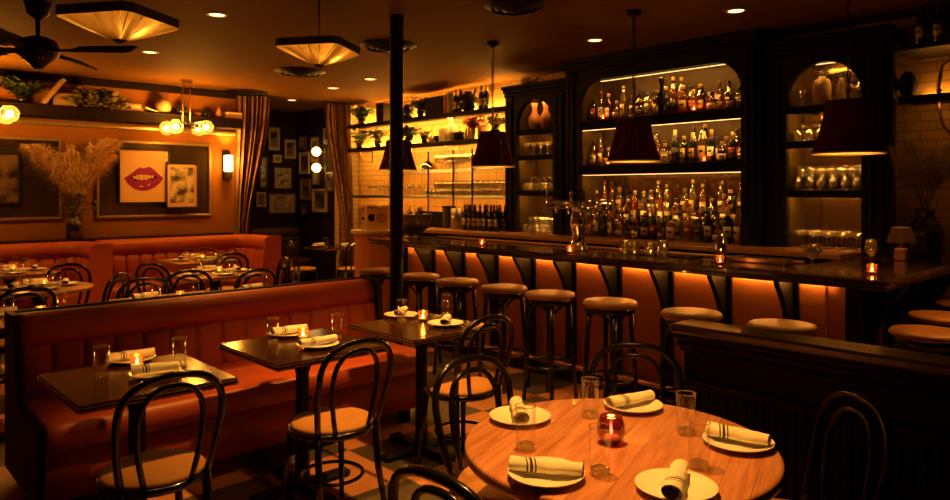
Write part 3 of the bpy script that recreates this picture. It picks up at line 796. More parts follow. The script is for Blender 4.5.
for hx, hy, fx, fy, lb in ((1.11, 5.76, -.05, 1, 'black bentwood chair seen from behind at the left edge, behind the long banquette'),
                           (1.75, 7.36, -.55, -.83, 'black bentwood chair beside the left booth arm, facing the round table'),
                           (1.84, 6.22, -.73, .68, 'black bentwood chair seen edge on, right of the round table'),
                           (1.90, 5.77, .1, 1, 'black bentwood chair just behind the long banquette, left of the booth tables'),
                           (2.34, 6.90, .85, .5, 'black bentwood chair at the left end of the right booth tables'),
                           (2.36, 6.08, .2, 1, 'black bentwood chair with its back to us at the left before the right booth'),
                           (2.82, 5.76, -.05, 1, 'black bentwood chair with its back to us at the right before the right booth'),
                           (3.35, 7.45, .1, 1, 'black bentwood chair between the two tables of the right booth'),
                           (3.50, 6.55, -1, .2, 'black bentwood chair seen edge on by the right end of the right booth')):
    L = math.hypot(fx, fy); fx /= L; fy /= L
    chair.put(lb, (hx+fx*.22, hy+fy*.22, 0), face(fx, fy), 'bentwood chairs in the middle of the room')
# nook
far_set('inner nook table', 0, 0, 0, two, kit=two_top, loc=(5.1, 10.12), candle=False)
far_set('nook mouth table', 0, 0, 0, two, kit=two_top, loc=(5.62, 9.02), candle=False)
chair.put('black bentwood chair inside the nook behind the mouth table', (5.1, 9.62, 0), face(.0, 1))
chair.put('black bentwood chair beside the service counter, back towards us', (5.60, 8.52, 0), face(.1, 1))
chair.put('black bentwood chair facing the aisle between booth and nook', (5.08, 8.98, 0), face(1, .0))
# ================================================================== lamps and ceiling fittings
def sq_ring(s, rc, n=6):
    """rounded square, half size s, corner radius rc"""
    pts = []
    for k in range(4):
        a0 = k*PI/2; cx = (s-rc)*(1 if k in (0, 3) else -1); cy = (s-rc)*(1 if k in (0, 1) else -1)
        pts += [(cx+rc*cos(a0+PI/2*i/n), cy+rc*sin(a0+PI/2*i/n)) for i in range(n+1)]
    return pts
def pleated_pendant(label, loc, rz, S, zrim, drop, power):
    t = thing('pendant_lamp', label, 'lamp', (loc[0], loc[1], zrim), rz, 'pleated square pendants')
    h = S/2
    rim = B()
    o = sq_ring(h, .06); i_ = sq_ring(h-.008, .055)
    rim.sweep([[(a[0], a[1], 0), (a[0], a[1], .05), (b[0], b[1], .05), (b[0], b[1], 0)] for a, b in zip(o+o[:1], i_+i_[:1])], False)
    part(t, 'rim_band', rim, m_rust)
    # finely pleated underside falling to a small cap
    per = sq_ring(h-.006, .052, 10); dense = []
    for a, b in zip(per, per[1:]+per[:1]):
        L = math.hypot(b[0]-a[0], b[1]-a[1]); n = max(1, int(L/.0055))
        dense += [(a[0]+(b[0]-a[0])*i/n, a[1]+(b[1]-a[1])*i/n) for i in range(n)]
    m = len(dense); rows = 7; vs = []; fs = []
    for j in range(rows+1):
        q = j/rows
        for k, (x, y) in enumerate(dense):
            sc = 1-q*.90; z = .004-drop*q**.92+(.006 if k % 2 else -.006)*(1-q*.6)
            vs.append((x*sc, y*sc, z))
    for j in range(rows):
        for k in range(m):
            fs.append((j*m+k, j*m+(k+1) % m, (j+1)*m+(k+1) % m, (j+1)*m+k))
    part(t, 'pleated_shade', B().add(vs, fs), m_pleat)
    wr = B()
    for k in range(18):
        a = k*PI/9+.1; x, y = cos(a), sin(a); sc = (h-.01)/max(abs(x), abs(y))
        wr.tube([(x*sc*.97, y*sc*.97, -.004), (x*sc*.12, y*sc*.12, -drop*.98+.012)], .0022, 6)
    part(t, 'shade_wire', wr, m_rust)
    part(t, 'bottom_cap', B().lathe([(0, -.018), (.012, -.018), (.02, -.008), (.038, .0), (.034, .008), (0, .01)], 20, (0, 0, -drop+.004)), m_rust)
    part(t, 'top_cover', B().prism(sq_ring(h-.01, .05), lambda p, z: (p[0], p[1], z), .044, .049), m_lining)
    part(t, 'rod', B().tube([(0, 0, .05), (0, 0, H-zrim-.02)], .007, 10), m_brass)
    part(t, 'canopy', B().lathe([(.06, -.035), (.062, -.02), (.062, 0), (0, 0)], 24, (0, 0, H-zrim)), m_brass)
    for sx, sy, pw in ((-.02, .085, .28), (.02, -.085, .72)):
        sk = part(t, 'bulb', B().sphere((sx, sy, -.012), .024), m_bulb)
        lamp('pendant_light', 'POINT', t, (sx, sy, -.035), power*pw, GLOW, .02)
    return t
x, y, _ = at_z(319, 49, 2.535)
pleated_pendant('square pleated cream pendant lamp, the smaller and farther of the two', (x, y), .60, .46, 2.522, .105, 11)
x, y, _ = at_z(120, 20, 2.50)
pleated_pendant('square pleated cream pendant lamp at the top left, the nearer of the two', (x, y), .60, .47, 2.485, .105, 11)

def red_pendant(label, v, power):
    zb = 1.782; u = 4.55
    t = thing('pendant_lamp', label, 'lamp', (u, v, zb), 0, 'oxblood pleated lamps over the bar')
    n = 88; vs = []; fs = []; rows = 6
    for j in range(rows+1):
        q = j/rows; r = .200*(1-q)+.122*q-.010*sin(PI*q)
        for k in range(n):
            a = 2*PI*k/n; rr = r*(1+(.016 if k % 2 else -.016)); vs.append((rr*cos(a), rr*sin(a), .310*q))
    for j in range(rows):
        for k in range(n): fs.append((j*n+k, j*n+(k+1) % n, (j+1)*n+(k+1) % n, (j+1)*n+k))
    part(t, 'pleated_shade', B().add(vs, fs), m_redshade)
    part(t, 'shade_lining', B().lathe([(.191, .003), (.150, .15), (.112, .305)], 40), m_lining)
    part(t, 'bottom_trim', B().tube([(.201*cos(2*PI*k/48), .201*sin(2*PI*k/48), .0) for k in range(48)], .0055, 8, True), m_white)
    part(t, 'top_ring', B().tube([(.122*cos(2*PI*k/32), .122*sin(2*PI*k/32), .310) for k in range(32)], .005, 8, True).tube([(-.122, 0, .310), (.122, 0, .310)], .004, 6).tube([(0, -.122, .310), (0, .122, .310)], .004, 6), m_iron)
    part(t, 'socket', B().lathe([(0, .20), (.018, .20), (.02, .22), (.02, .30), (.008, .33), (.008, .36), (0, .36)], 16), m_iron)
    part(t, 'bulb', B().sphere((0, 0, .165), .028), m_bulb)
    ch = B(); z = .36; k = 0
    while z < H-zb-.06:
        pts = []
        for i in range(12):
            a = 2*PI*i/12; w = .0125*cos(a); pts.append((w if k % 2 else 0, 0 if k % 2 else w, z+.024+.027*sin(a)))
        ch.tube(pts, .0036, 6, True); z += .044; k += 1
    part(t, 'chain', ch, m_brass if v == 4.61 else m_iron)  # brass on the lit chain, iron on the unlit: lighting put into the material
    part(t, 'cord', B().tube([(.004, .004, .36), (-.003, .004, .6), (.004, -.003, .85), (0, 0, H-zb-.03)], .003, 6), m_black)
    part(t, 'canopy', B().lathe([(.012, -.06), (.02, -.045), (.055, -.03), (.06, 0), (0, 0)], 24, (0, 0, H-zb)), m_iron)
    lamp('pendant_light', 'POINT', t, (0, 0, .13), power, GLOW, .03)
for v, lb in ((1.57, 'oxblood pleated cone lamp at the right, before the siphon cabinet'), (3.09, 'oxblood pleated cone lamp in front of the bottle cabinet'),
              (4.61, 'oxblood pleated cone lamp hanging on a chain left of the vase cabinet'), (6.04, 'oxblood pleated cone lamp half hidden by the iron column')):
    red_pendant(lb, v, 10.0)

# globe clusters
def globe_cluster(label, loc, rz, zg, power):
    t = thing('globe_chandelier', label, 'lamp', (loc[0], loc[1], zg), rz, 'globe chandeliers')
    part(t, 'canopy', B().lathe([(.07, -.025), (.075, 0), (0, 0)], 24, (0, 0, H-zg)), m_brass)
    for s in (-.045, .045): part(t, 'rod', B().tube([(s, 0, .05), (s, 0, H-zg-.02)], .005, 8), m_brass)
    part(t, 'crossbar', B().tube([(-.24, 0, .05), (.24, 0, .05)], .010, 8).tube([(0, -.16, .05), (0, .16, .05)], .010, 8), m_iron)
    for gx, gy in ((-.26, .05), (-.08, -.12), (.09, .15), (.26, -.05)):
        sx, sy = gx*.62, gy*.62
        part(t, 'socket', B().tube([(gx*.50, gy*.50, .03), (gx*.74, gy*.74, .015)], .032, 14), m_iron)
        g = part(t, 'glass_globe', B().sphere((gx, gy, 0), .088, 22, 14), m_globe)
        part(g, 'bulb', B().sphere((gx, gy, 0), .036), m_bulb)
    for gx in (-.12, .12): lamp('globe_light', 'POINT', t, (gx, 0, .06), power/2, GLOW, .06)
x, y = (3.36, 8.73); globe_cluster('cluster of glass globe lamps over the right booth', (x, y), -.75, 2.335, 95)
globe_cluster('cluster of glass globe lamps over the left booth, cut by the left edge', (1.31, 8.60), -.75, 2.335, 95)

# sconces
t = thing('wall_sconce', 'lit box wall sconce beside the curtain on the ochre wall', 'lamp', (4.15, VB-.02, 1.92))
part(t, 'back_plate', B().box(-.05, 0, -.20, .05, .02, .20, .004), m_iron)
part(t, 'frosted_shade', B().box(-.046, -.12, -.09, .046, -.01, .13, .01), m_globeglow)
part(t, 'lower_cup', B().box(-.042, -.11, -.20, .042, -.01, -.10, .01), m_blackframe)
lamp('sconce_light', 'POINT', t, (0, -.20, .05), 24, GLOW, .06)
lamp('sconce_uplight', 'SPOT', t, (0, -.10, .15), 60, GLOW, .03, (PI, 0, 0), spot_size=1.5, spot_blend=.6)
u = 6.1
t = thing('wall_sconce', 'wall sconce with two glowing globes in the picture nook', 'lamp', (u, 10.05, 2.07))
part(t, 'back_plate', B().box(-.015, -.04, -.20, 0, .04, .20, .004), m_brass)
for z in (.13, -.13): part(t, 'arm', B().tube([(0, 0, z), (-.14, 0, z)], .008, 8), m_brass)
for z in (.13, -.13): part(t, 'globe', B().sphere((-.16, 0, z), .075, 20, 12), m_globeglow)
lamp('sconce_light', 'POINT', t, (-.30, 0, 0), 2.4, GLOW, .06)

# downlights
def downlight(label, x, y, power, size=1.5):
    t = thing('downlight', label, 'lamp', (x, y, H), 0, 'recessed ceiling downlights')
    part(t, 'trim_ring', B().lathe([(.058, -.001), (.062, -.007), (.080, -.004), (.082, 0), (.058, 0)], 28), m_white)
    part(t, 'lens', B().lathe([(0, -.003), (.057, -.003)], 28), m_disc)
    if power: lamp('spot', 'SPOT', t, (0, 0, -.03), power, (1, .395, .055), .04, None, spot_size=size, spot_blend=.7)
for px, py, lb, pw, *sz in ((217, 14.5, 'right of the near pleated pendant', 220, 1.25), (150, 52, 'beside the fan blade', 220, 1.25), (370, 79, 'just left of the iron column', 60), (333, 88, 'between pendant and right curtain', 110, 1.25),
                       (292, 100, 'above the curtained opening', 40), (595, 40, 'before the bottle cabinet', 20), (736, 10.5, 'at the top right over the bar', 16)):
    x, y, _ = at_z(px, py, H); downlight('small round recessed downlight '+lb, x, y, pw, *sz)
downlight('small round recessed downlight over the round oak table', 1.72, 1.55, 380, .95)
downlight('small round recessed downlight over the left two-seat table', 1.05, 2.95, 26, 1.1)
downlight('small round recessed downlight over the middle two-seat table', 2.0, 3.05, 270, 1.15)
downlight('small round recessed downlight over the right two-seat table', 2.75, 3.10, 270, 1.15)

downlight('added unseen downlight brightening the short end of the bar', 4.8, .45, 190, 1.2)  # lamp added out of view to brighten the bar end and its stools
# round ceiling vents
for px, py, r, lb in ((300, 71, .27, 'below the far pleated pendant'), (388, 45, .25, 'behind the iron column'), (514, 5, .21, 'at the top centre'), (246, 92, .27, 'above the left curtain')):
    x, y, _ = at_z(px, py, H)
    t = thing('ceiling_vent', 'round dark ceiling air vent '+lb, 'vent', (x, y, H), 0, 'round ceiling vents')
    for k, (a, b_) in enumerate(((1.0, .80), (.72, .54), (.46, .26))):
        part(t, 'ring', B().lathe([(r*b_, -.035-k*.012), (r*a, -.012-k*.012), (r*a, -.004-k*.012), (r*b_, -.027-k*.012)], 40), m_dark)
    part(t, 'flange', B().lathe([(r*.98, -.012), (r*1.06, -.008), (r*1.06, 0), (0, 0)], 40), m_dark)
    part(t, 'hub', B().lathe([(0, -.062), (r*.2, -.055), (r*.1, -.03), (r*.1, 0)], 24), m_dark)

# ceiling fan
x, y, _ = at_z(38, 52, 2.56)
t = thing('ceiling_fan', 'dark ceiling fan with paddle blades hanging at the top left', 'fan', (x, y, 2.56))
part(t, 'canopy', B().lathe([(.03, H-2.56-.12), (.07, H-2.56-.09), (.09, H-2.56), (0, H-2.56)], 24), m_iron)
part(t, 'rod', B().tube([(0, 0, .10), (0, 0, H-2.56-.08)], .016, 12), m_iron)
part(t, 'motor', B().lathe([(0, -.125), (.03, -.12), (.055, -.09), (.095, -.055), (.135, -.02), (.14, .03), (.12, .08), (.05, .11), (0, .12)], 32), m_iron)
st = B()
for k in range(22): st.sphere((.098*cos(k*2*PI/22), .098*sin(k*2*PI/22), -.055), .006, 8, 5)
part(t, 'stud_ring', st, m_brass)
for k in range(4):
    a = -.76+k*2*PI/4; c_, s_ = cos(a), sin(a)
    def bl(p, h, c_=c_, s_=s_): return (p[0]*c_-p[1]*s_, p[0]*s_+p[1]*c_, h+.02+p[1]*.5)
    part(t, 'blade', B().prism([(.26, -.055), (.66, -.075), (.70, -.05), (.70, .05), (.66, .075), (.26, .055)], bl, -.005, .005), m_plinth)
    part(t, 'blade_arm', B().prism([(.10, -.018), (.34, -.03), (.34, .03), (.10, .018)], bl, -.012, -.004), m_iron)

# ================================================================== back wall decoration
def panel(name, label, cat, b0, b1, z0, z1, y, fm, inner, fw=.03, dep=.03, grp=None):
    """framed flat thing on the back wall, facing -y"""
    t = thing(name, label, cat, ((b0+b1)/2, y, z0), 0, grp)
    f = B()
    f.box(b0, y-dep, z0, b1, y, z0+fw, .004).box(b0, y-dep, z1-fw, b1, y, z1, .004).box(b0, y-dep, z0+fw, b0+fw, y, z1-fw, .004).box(b1-fw, y-dep, z0+fw, b1, y, z1-fw, .004)
    part(t, 'frame', f, fm, True); inner(t, b0+fw, b1-fw, z0+fw, z1-fw, y); return t
def mir(t, a, b, c, d, y):
    n = 3; pn = part(t, 'mirror', B().box(a, y-.008, c, b, y-.002, d), m_antique, True)
    br = B()
    for i in range(1, n): br.box(a+(b-a)*i/n-.0015, y-.0095, c, a+(b-a)*i/n+.0015, y-.008, d)
    br.box(a, y-.0095, (c+d)/2-.0015, b, y-.008, (c+d)/2+.0015)
    part(t, 'mirror_joint', br, m_black, True)
panel('mirror', 'wide antique mirror panel in a gilt frame behind the lips poster', 'mirror', 2.53, 3.94, 1.23, 2.19, VB-.001, m_goldframe, mir)
panel('mirror', 'antique mirror panel in a gilt frame cut by the left edge', 'mirror', .75, 2.16, 1.23, 2.17, VB-.001, m_goldframe, mir)
def lips(t, a, b, c, d, y):
    part(t, 'print', B().box(a, y-.010, c, b, y-.004, d), m_paper, True)
    cx, cz = (a+b)/2-.005, (c+d)/2-.03; W = .235; yy = y-.012
    def fl(p, h): return (cx+p[0]*W, yy-h, cz+p[1]*W)
    up = [(-1, .02), (-.72, .20), (-.45, .44), (-.22, .60), (-.06, .55), (.05, .56), (.24, .64), (.48, .52), (.74, .26), (1, .03)]
    lo = [(1, .03), (.82, -.24), (.52, -.50), (.20, -.64), (-.15, -.66), (-.50, -.56), (-.80, -.30), (-1, .02)]
    part(t, 'lips', B().prism((up+lo[1:-1])[::-1], fl, 0, .0015), m_lips, True)
    mouth = [(-.66, .02), (-.40, .20), (-.12, .24), (.12, .24), (.45, .22), (.70, .06), (.42, -.06), (.10, -.02), (-.12, -.06), (-.42, -.14)]
    part(t, 'mouth', B().prism(mouth[::-1], fl, .0015, .0025), m_black, True)
    th = B()
    for x0, x1, zb, zt in ((-.56, -.42, -.02, .12), (-.41, -.26, -.06, .18), (-.25, -.03, -.08, .21), (-.02, .20, -.06, .21), (.21, .36, .0, .19), (.37, .50, .03, .17)):
        th.prism([(x0, zb+.03), (x0+.02, zb), (x1-.02, zb), (x1, zb+.03), (x1, zt), (x0, zt)], fl, .0025, .0035)
    part(t, 'teeth', th, m_teeth, True)
    part(t, 'highlight', B().prism([(-.30, -.40), (-.12, -.46), (.0, -.43), (-.14, -.38)], fl, .0015, .0025).prism([(.12, -.40), (.26, -.34), (.34, -.26), (.22, -.30)], fl, .0015, .0025), m_teeth, True)
panel('poster', 'cream framed poster of red parted lips hung on the mirror', 'poster', 2.775, 3.38, 1.41, 2.09, VB-.03, m_blackframe, lips, .014, .03)
m_street = photo_mat('sepia_street_photo', (.05, .03, .02), (.60, .48, .32), 7)
def street(t, a, b, c, d, y):
    part(t, 'mat_board', B().box(a, y-.008, c, b, y-.003, d), m_paper, True)
    part(t, 'photograph', B().box(a+.04, y-.010, c+.05, b-.04, y-.0085, d-.05), m_street, True)
panel('framed_picture', 'small framed sepia photograph overlapping the lips poster', 'picture', 3.325, 3.74, 1.34, 1.935, VB-.07, m_blackframe, street, .018, .03)
m_darkart = photo_mat('dark_figure_print', (.008, .006, .005), (.16, .10, .05), 5)
def darkart(t, a, b, c, d, y): part(t, 'print', B().box(a, y-.008, c, b, y-.003, d), m_darkart, True)
panel('framed_picture', 'black framed dark picture on the left mirror, cut by the left edge', 'picture', 1.20, 1.735, 1.42, 1.995, VB-.03, m_blackframe, darkart, .02, .03)

# pictures in the nook
pm = [photo_mat('ink_sketch', (.05, .035, .025), (.62, .50, .34), 11), photo_mat('dark_portrait', (.03, .02, .014), (.30, .21, .13), 6), photo_mat('pale_print', (.22, .15, .09), (.62, .50, .34), 5), photo_mat('brown_photo', (.06, .035, .02), (.40, .27, .15), 8)]
fr_m = [m_blackframe, m_goldframe, mat('walnut_frame', (.13, .07, .035), .4), m_white]
def pic(wall, x0, y0, x1, y1, i, label):
    if wall == 'b':
        P = at_v(x0, y1, 10.995); Q = at_v(x1, y0, 10.995); a, b = P[0], Q[0]; fn = lambda p, h: (p[0], 10.995-h, p[1])
    else:
        P = at_u(x0, y1, 6.095); Q = at_u(x1, y0, 6.095); a, b = Q[1], P[1]; fn = lambda p, h: (6.095-h, p[0], p[1])
    z0, z1 = min(P[2], Q[2]), max(P[2], Q[2])
    if wall == 'r':
        zc = [at_u((x0+x1)/2, yy, 6.095)[2] for yy in (y1, y0)]; z0, z1 = zc
    t = thing('framed_picture', label, 'picture', fn(((a+b)/2, z0), 0), 0, 'framed pictures in the nook')
    fw = .022+.008*(i % 2)
    def rect(bb, A, Bb, c, d, h0, h1): bb.prism([(A, c), (Bb, c), (Bb, d), (A, d)], fn, h0, h1)
    f = B(); rect(f, a, b, z0, z0+fw, .001, .025); rect(f, a, b, z1-fw, z1, .001, .025); rect(f, a, a+fw, z0+fw, z1-fw, .001, .025); rect(f, b-fw, b, z0+fw, z1-fw, .001, .025)
    part(t, 'frame', f, fr_m[(i*7) % 4], True)
    m = B(); rect(m, a+fw, b-fw, z0+fw, z1-fw, .002, .008); part(t, 'mat_board', m, m_matboard, True)
    k = .20; w = (b-a)*k; hh = (z1-z0)*k*.8
    p = B(); rect(p, a+w, b-w, z0+hh, z1-hh, .008, .010); part(t, 'print', p, pm[i % 4], True)
gal = [('b', 268, 128, 279, 150, 1, 'dark picture at the top of the nook rear wall, nearest the left curtain'), ('b', 272.5, 155, 281, 162.5, 3, 'smallest picture of the nook rear wall, landscape format'),
       ('b', 273, 167, 292, 189.5, 0, 'sketch in a square frame at the middle of the nook rear wall'), ('b', 268, 193, 295.5, 214, 2, 'widest landscape picture at the bottom of the nook rear wall'),
       ('b', 284, 140, 295.5, 158.5, 1, 'upright dark picture at the top right of the nook rear wall'), ('b', 259, 157, 267, 188, 0, 'tall picture of the nook rear wall, partly behind the curtain'),
       ('b', 256, 192, 265.5, 207, 1, 'low dark picture behind the curtain edge of the nook'),
       ('r', 300, 136, 306.5, 150, 2, 'small upper picture on the nook side wall, left column'), ('r', 300, 152, 310, 174, 1, 'tall picture in the middle of the left column of the nook side wall'),
       ('r', 301, 179, 311, 200, 3, 'upright picture low in the left column of the nook side wall'), ('r', 301, 203, 309, 215, 0, 'lowest small picture of the nook side wall'),
       ('r', 311.5, 137, 319, 163.5, 3, 'tall picture left of the two globe sconce'), ('r', 313, 171, 319.5, 185, 2, 'small picture just below left of the globe sconce'),
       ('r', 313, 189, 328, 212, 1, 'large picture low on the nook side wall'), ('r', 323, 127, 332, 146, 0, 'picture above right of the globe sconce'), ('r', 326.5, 172, 334, 191, 3, 'picture beside the right curtain, below the sconce')]
for g in gal: pic(g[0], g[1], g[2], g[3], g[4], g[5], 'framed '+g[6])

# curtains
def curtain(label, top, bot, y, side):
    """top / bottom x-range; gathered towards one side"""
    nx, nz = 90, 26; vs = []; fs = []
    for sidez in (0, 1):
        for j in range(nz+1):
            q = j/nz; z = H-.03-q*(H-.06)
            e = min(1, q*1.35); e = e*e*(3-2*e)
            a = top[0]+(bot[0]-top[0])*e; b = top[1]+(bot[1]-top[1])*e
            for i in range(nx+1):
                s = i/nx; amp = .030+.012*sin(q*3)
                vs.append((a+(b-a)*s, y+amp*sin(s*2*PI*8.5+.7*sin(q*2.2))+amp*.4*sin(s*2*PI*3.2+1)+sidez*.006, z))
    n = (nx+1)*(nz+1)
    for sidez in (0, 1):
        for j in range(nz):
            for i in range(nx):
                f = [sidez*n+j*(nx+1)+i, sidez*n+j*(nx+1)+i+1, sidez*n+(j+1)*(nx+1)+i+1, sidez*n+(j+1)*(nx+1)+i]; fs.append(f)
    t = thing('curtain', label, 'curtain', ((bot[0]+bot[1])/2, y, 0))
    part(t, 'cloth', B().add(vs, fs, True), m_curtain, True)
    part(t, 'heading_rail', B().tube([(top[0]-.05, y, H-.02), (top[1]+.05, y, H-.02)], .012, 10), m_iron, True)
    return t
curtain('striped brown curtain swept to the left of the picture nook', (4.27, 4.78), (4.24, 4.40), 9.30, -1)
curtain('striped brown curtain swept to the right beside the lit shelves', (5.66, 6.10), (5.96, 6.14), 9.30, 1)

# high shelf with its load
t = thing('high_shelf', 'long dark boxed shelf running high along the ochre back wall', 'shelf', (1.4, VB-.15, 2.40))
part(t, 'shelf_board', B().box(-1.48, VB-.32, 2.505, 4.25, VB-.002, 2.53, .004), m_plinth, True)
part(t, 'fascia', B().box(-1.48, VB-.315, 2.40, 4.25, VB-.29, 2.505, .004), m_darkwall, True)
part(t, 'soffit', B().box(-1.48, VB-.29, 2.40, 4.25, VB-.002, 2.415), m_darkwall, True)
# ================================================================== plants
def leaf(b, p, d, L, w, curl=.25):
    d = d.normalized(); s = d.cross(Vector((0, 0, 1)))
    if s.length < .1: s = Vector((1, 0, 0))
    s.normalize(); n = s.cross(d)
    q = [p, p+d*L*.35+s*w*.5-n*w*.12, p+d*L*.35+n*0.0, p+d*L*.35-s*w*.5-n*w*.12, p+d*L*.75+s*w*.38-n*(curl*L*.25), p+d*L*.75-n*(curl*L*.18), p+d*L*.75-s*w*.38-n*(curl*L*.25), p+d*L-n*(curl*L*.5)]
    b.add(q, [(0, 2, 1), (0, 3, 2), (1, 2, 5, 4), (2, 3, 6, 5), (4, 5, 7), (5, 6, 7)], True)
def bush(seed, n, hgt, spread, L, w, droop=0.0, per=9, z0=0.0):
    """stems and the leaves along them -> (stem builder, leaf builder)"""
    r = random.Random(seed); st = B(); lf = B()
    for i in range(n):
        a = r.random()*2*PI; sp = spread*(.3+.7*r.random()); hh = hgt*(.55+.45*r.random())
        pts = []
        for k in range(7):
            q = k/6; pts.append(Vector((cos(a)*sp*q**1.2, sin(a)*sp*q**1.2, z0+hh*(q-droop*q*q))))
        st.tube(pts, .0025, 5)
        for k in range(per):
            q = .2+.8*k/(per-1); f = q*6; i0 = min(5, int(f)); p = pts[i0].lerp(pts[i0+1], f-i0)
            an = a+r.uniform(-1.9, 1.9); d = Vector((cos(an), sin(an), r.uniform(-.5, .8)))
            leaf(lf, p, d, L*r.uniform(.7, 1.25), w*r.uniform(.7, 1.2))
    return st, lf
def pot(r, h): return B().lathe([(0, 0), (r*.75, 0), (r, h), (r*.92, h), (r*.85, h-.015), (0, h-.015)], 22)
def plant(label, loc, seed, n, hgt, spread, L, w, m, potm=None, pr=.06, ph=.10, droop=0.0, per=9, rz=0, zmax=.305, spill=False):
    t = thing('potted_plant', label, 'plant', loc, rz)
    part(t, 'pot', pot(pr, ph), potm or m_blackpot)
    st, lf = bush(seed, n, hgt, spread, L, w, droop, per, ph-.02)
    for b in (st, lf):
        k = max(p[2] for p in lf.v); k = min(1, zmax/k)
        b.v = [(x if spill or loc[0] < 4.3 else max(-.135, min(.135, x)), min(y, .12 if loc[1] > 9 and loc[0] < 4.3 else y), (z*k if spill else max(.008, z*k))) for x, y, z in b.v]
    part(t, 'stems', st, m_stem); part(t, 'foliage', lf, m); return t
def plumes(t, seed, n, hgt, spread, z0, plen, m, width=.055, dens=420, ax=(1, 1), fall=.16, ymax=9, xmax=9):
    r = random.Random(seed)
    for i in range(n):
        a = 2*PI*i/n+r.uniform(-.3, .3); sp = spread*(.55+.45*r.random()); hh = hgt*(.68+.32*r.random())
        pts = [Vector((cos(a)*sp*(q**1.7)*ax[0], sin(a)*sp*(q**1.7)*ax[1], z0+hh*(q-fall*q**3))) for q in [k/9 for k in range(10)]]
        o = part(t, 'plume_stalk', B().tube(pts, [.003]*10, 5), m_stem)
        b = B()
        for k in range(dens):
            q = 1-plen*r.random()**.8; f = q*9; i0 = min(8, int(f)); p = pts[i0].lerp(pts[i0+1], f-i0); tan = (pts[i0+1]-pts[i0]).normalized()
            u_ = (q-(1-plen))/plen; wd = width*(.35+.9*sin(PI*min(1, u_*.85+.12)))
            an = r.random()*2*PI; rad = Vector((cos(an), sin(an), r.uniform(-.5, .3)))
            d = (tan*.75+rad*.75+Vector((0, 0, -.25))).normalized(); L = wd*r.uniform(.6, 1.7); s = d.cross(rad).normalized()*.0016
            tip = p+d*L+Vector((0, 0, -L*.35)); mid = p+d*L*.6
            if max(p.y, tip.y) > ymax: tip.y = min(tip.y, ymax); mid.y = min(mid.y, ymax); p = Vector((p.x, min(p.y, ymax), p.z))
            tip.x = min(tip.x, xmax); mid.x = min(mid.x, xmax); p = Vector((min(p.x, xmax), p.y, p.z))
            b.add([p-s*.6, p+s*.6, mid+s*1.5, tip, mid-s*1.5], [(0, 1, 2, 3, 4)])
        part(o, 'plume', b, m)
# pampas on the ledge behind the booths
t2 = thing('pampas_vase', 'smoky glass vase of tall pale pampas plumes between the two mirrors', 'vase', (2.27, 9.29, 1.0005))
part(t2, 'glass_vase', B().lathe([(0, 0), (.075, 0), (.088, .02), (.090, .17), (.07, .21), (.042, .235), (.045, .27), (.040, .27), (.037, .235), (.083, .165), (.082, .02), (0, .012)], 28), m_smoke)
plumes(t2, 5, 18, 1.62, .56, .03, .58, m_plume, .115, 680, (1, .11), .26, .05)
st, lf = bush(9, 9, .48, .24, .10, .05, .3, 8, .18)
for b in (st, lf): b.v = [(x, min(y*.6, .07), z) for x, y, z in b.v]
part(t2, 'leafy_sprigs', lf, m_leaf); part(t2, 'sprig_stems', st, m_stem)
struct('trim_booth_ledge', B().box(-1.5, 9.203, .955, 4.18, 9.40, 1.0, .004), m_plinth, 'dark ledge behind the booth backs')

# ------------------------------------------------------------------ things on the high back shelf
Z2 = 2.5305
def on_high(px, v=9.24):
    a, b = ray(px); d = v/b; return (a*d, v)
x, y = on_high(22); plant('dark bushy plant on the high shelf, leftmost above the left mirror', (x, y, Z2), 21, 60, .30, .22, .08, .04, m_leaf, per=10, droop=.3)
x, y = on_high(96, 9.14); plant('dark trailing plant with pale edged leaves spilling over the high shelf', (x, y, Z2), 22, 80, .50, .34, .10, .06, m_leaf2, per=10, droop=1.2, pr=.08, ph=.12, spill=True, zmax=.375)
x, y = on_high(42, 9.2); solo('timber_board', B().box(-.02, -.10, 0, .02, .10, .36, .003), m_timber, 'pale timber board leaning on the high shelf', 'board', (x, y, Z2+.015)).rotation_euler = (0, .62, 0)
x, y = on_high(63); solo('wooden_crate', B().box(-.12, -.09, 0, .12, .09, .015).box(-.12, -.09, .015, -.105, .09, .15).box(.105, -.09, .015, .12, .09, .15).box(-.105, .075, .015, .105, .09, .15).box(-.105, -.09, .015, .105, -.075, .15), m_timber, 'small wooden crate on the high shelf between the two plants', 'crate', (x, y, Z2))
x0, y0 = on_high(128)
for i in range(4):
    w = .30-.03*i; solo('book', B().box(-w/2, -.1, 0, w/2, .1, .024, .003), (m_timber, m_terra, m_cream, m_timber)[i], 'flat book in the low stack right of the trailing plant, '+('bottom', 'second from bottom', 'third from bottom', 'top')[i]+' of four', 'book', (x0+.01*(i % 2), y0, Z2+.0245*i), .03*i, 'books stacked on the high shelf')
x, y = on_high(150, 9.22); o = solo('leaning_book', B().box(-.10, -.07, 0, .10, .07, .018, .002), m_cream, 'slim book tilted against the book stack on the high shelf', 'book', (x, y, Z2+.028)); o.rotation_euler = (0, .25, .2)
x, y = on_high(163)
t = thing('woven_ball', 'round pale woven ball on the high shelf', 'ornament', (x, y, Z2))
bb = B(); n = 36; rows = 18
prof = []
for j in range(rows+1):
    a = PI*j/rows; prof.append((.098*sin(a) if 0 < j < rows else 0, .098-.098*cos(a)))
part(t, 'ball', bb.lathe(prof, 30), m_wicker)
rb = B()
for k in range(3):
    rb.tube([Matrix.Rotation(k*PI/3, 3, 'Z') @ Vector((.099*cos(2*PI*i/28)*.98, 0, .099*sin(2*PI*i/28))) + Vector((0, 0, .1015)) for i in range(28)], .006, 6, True)
part(t, 'binding', rb, m_timber)
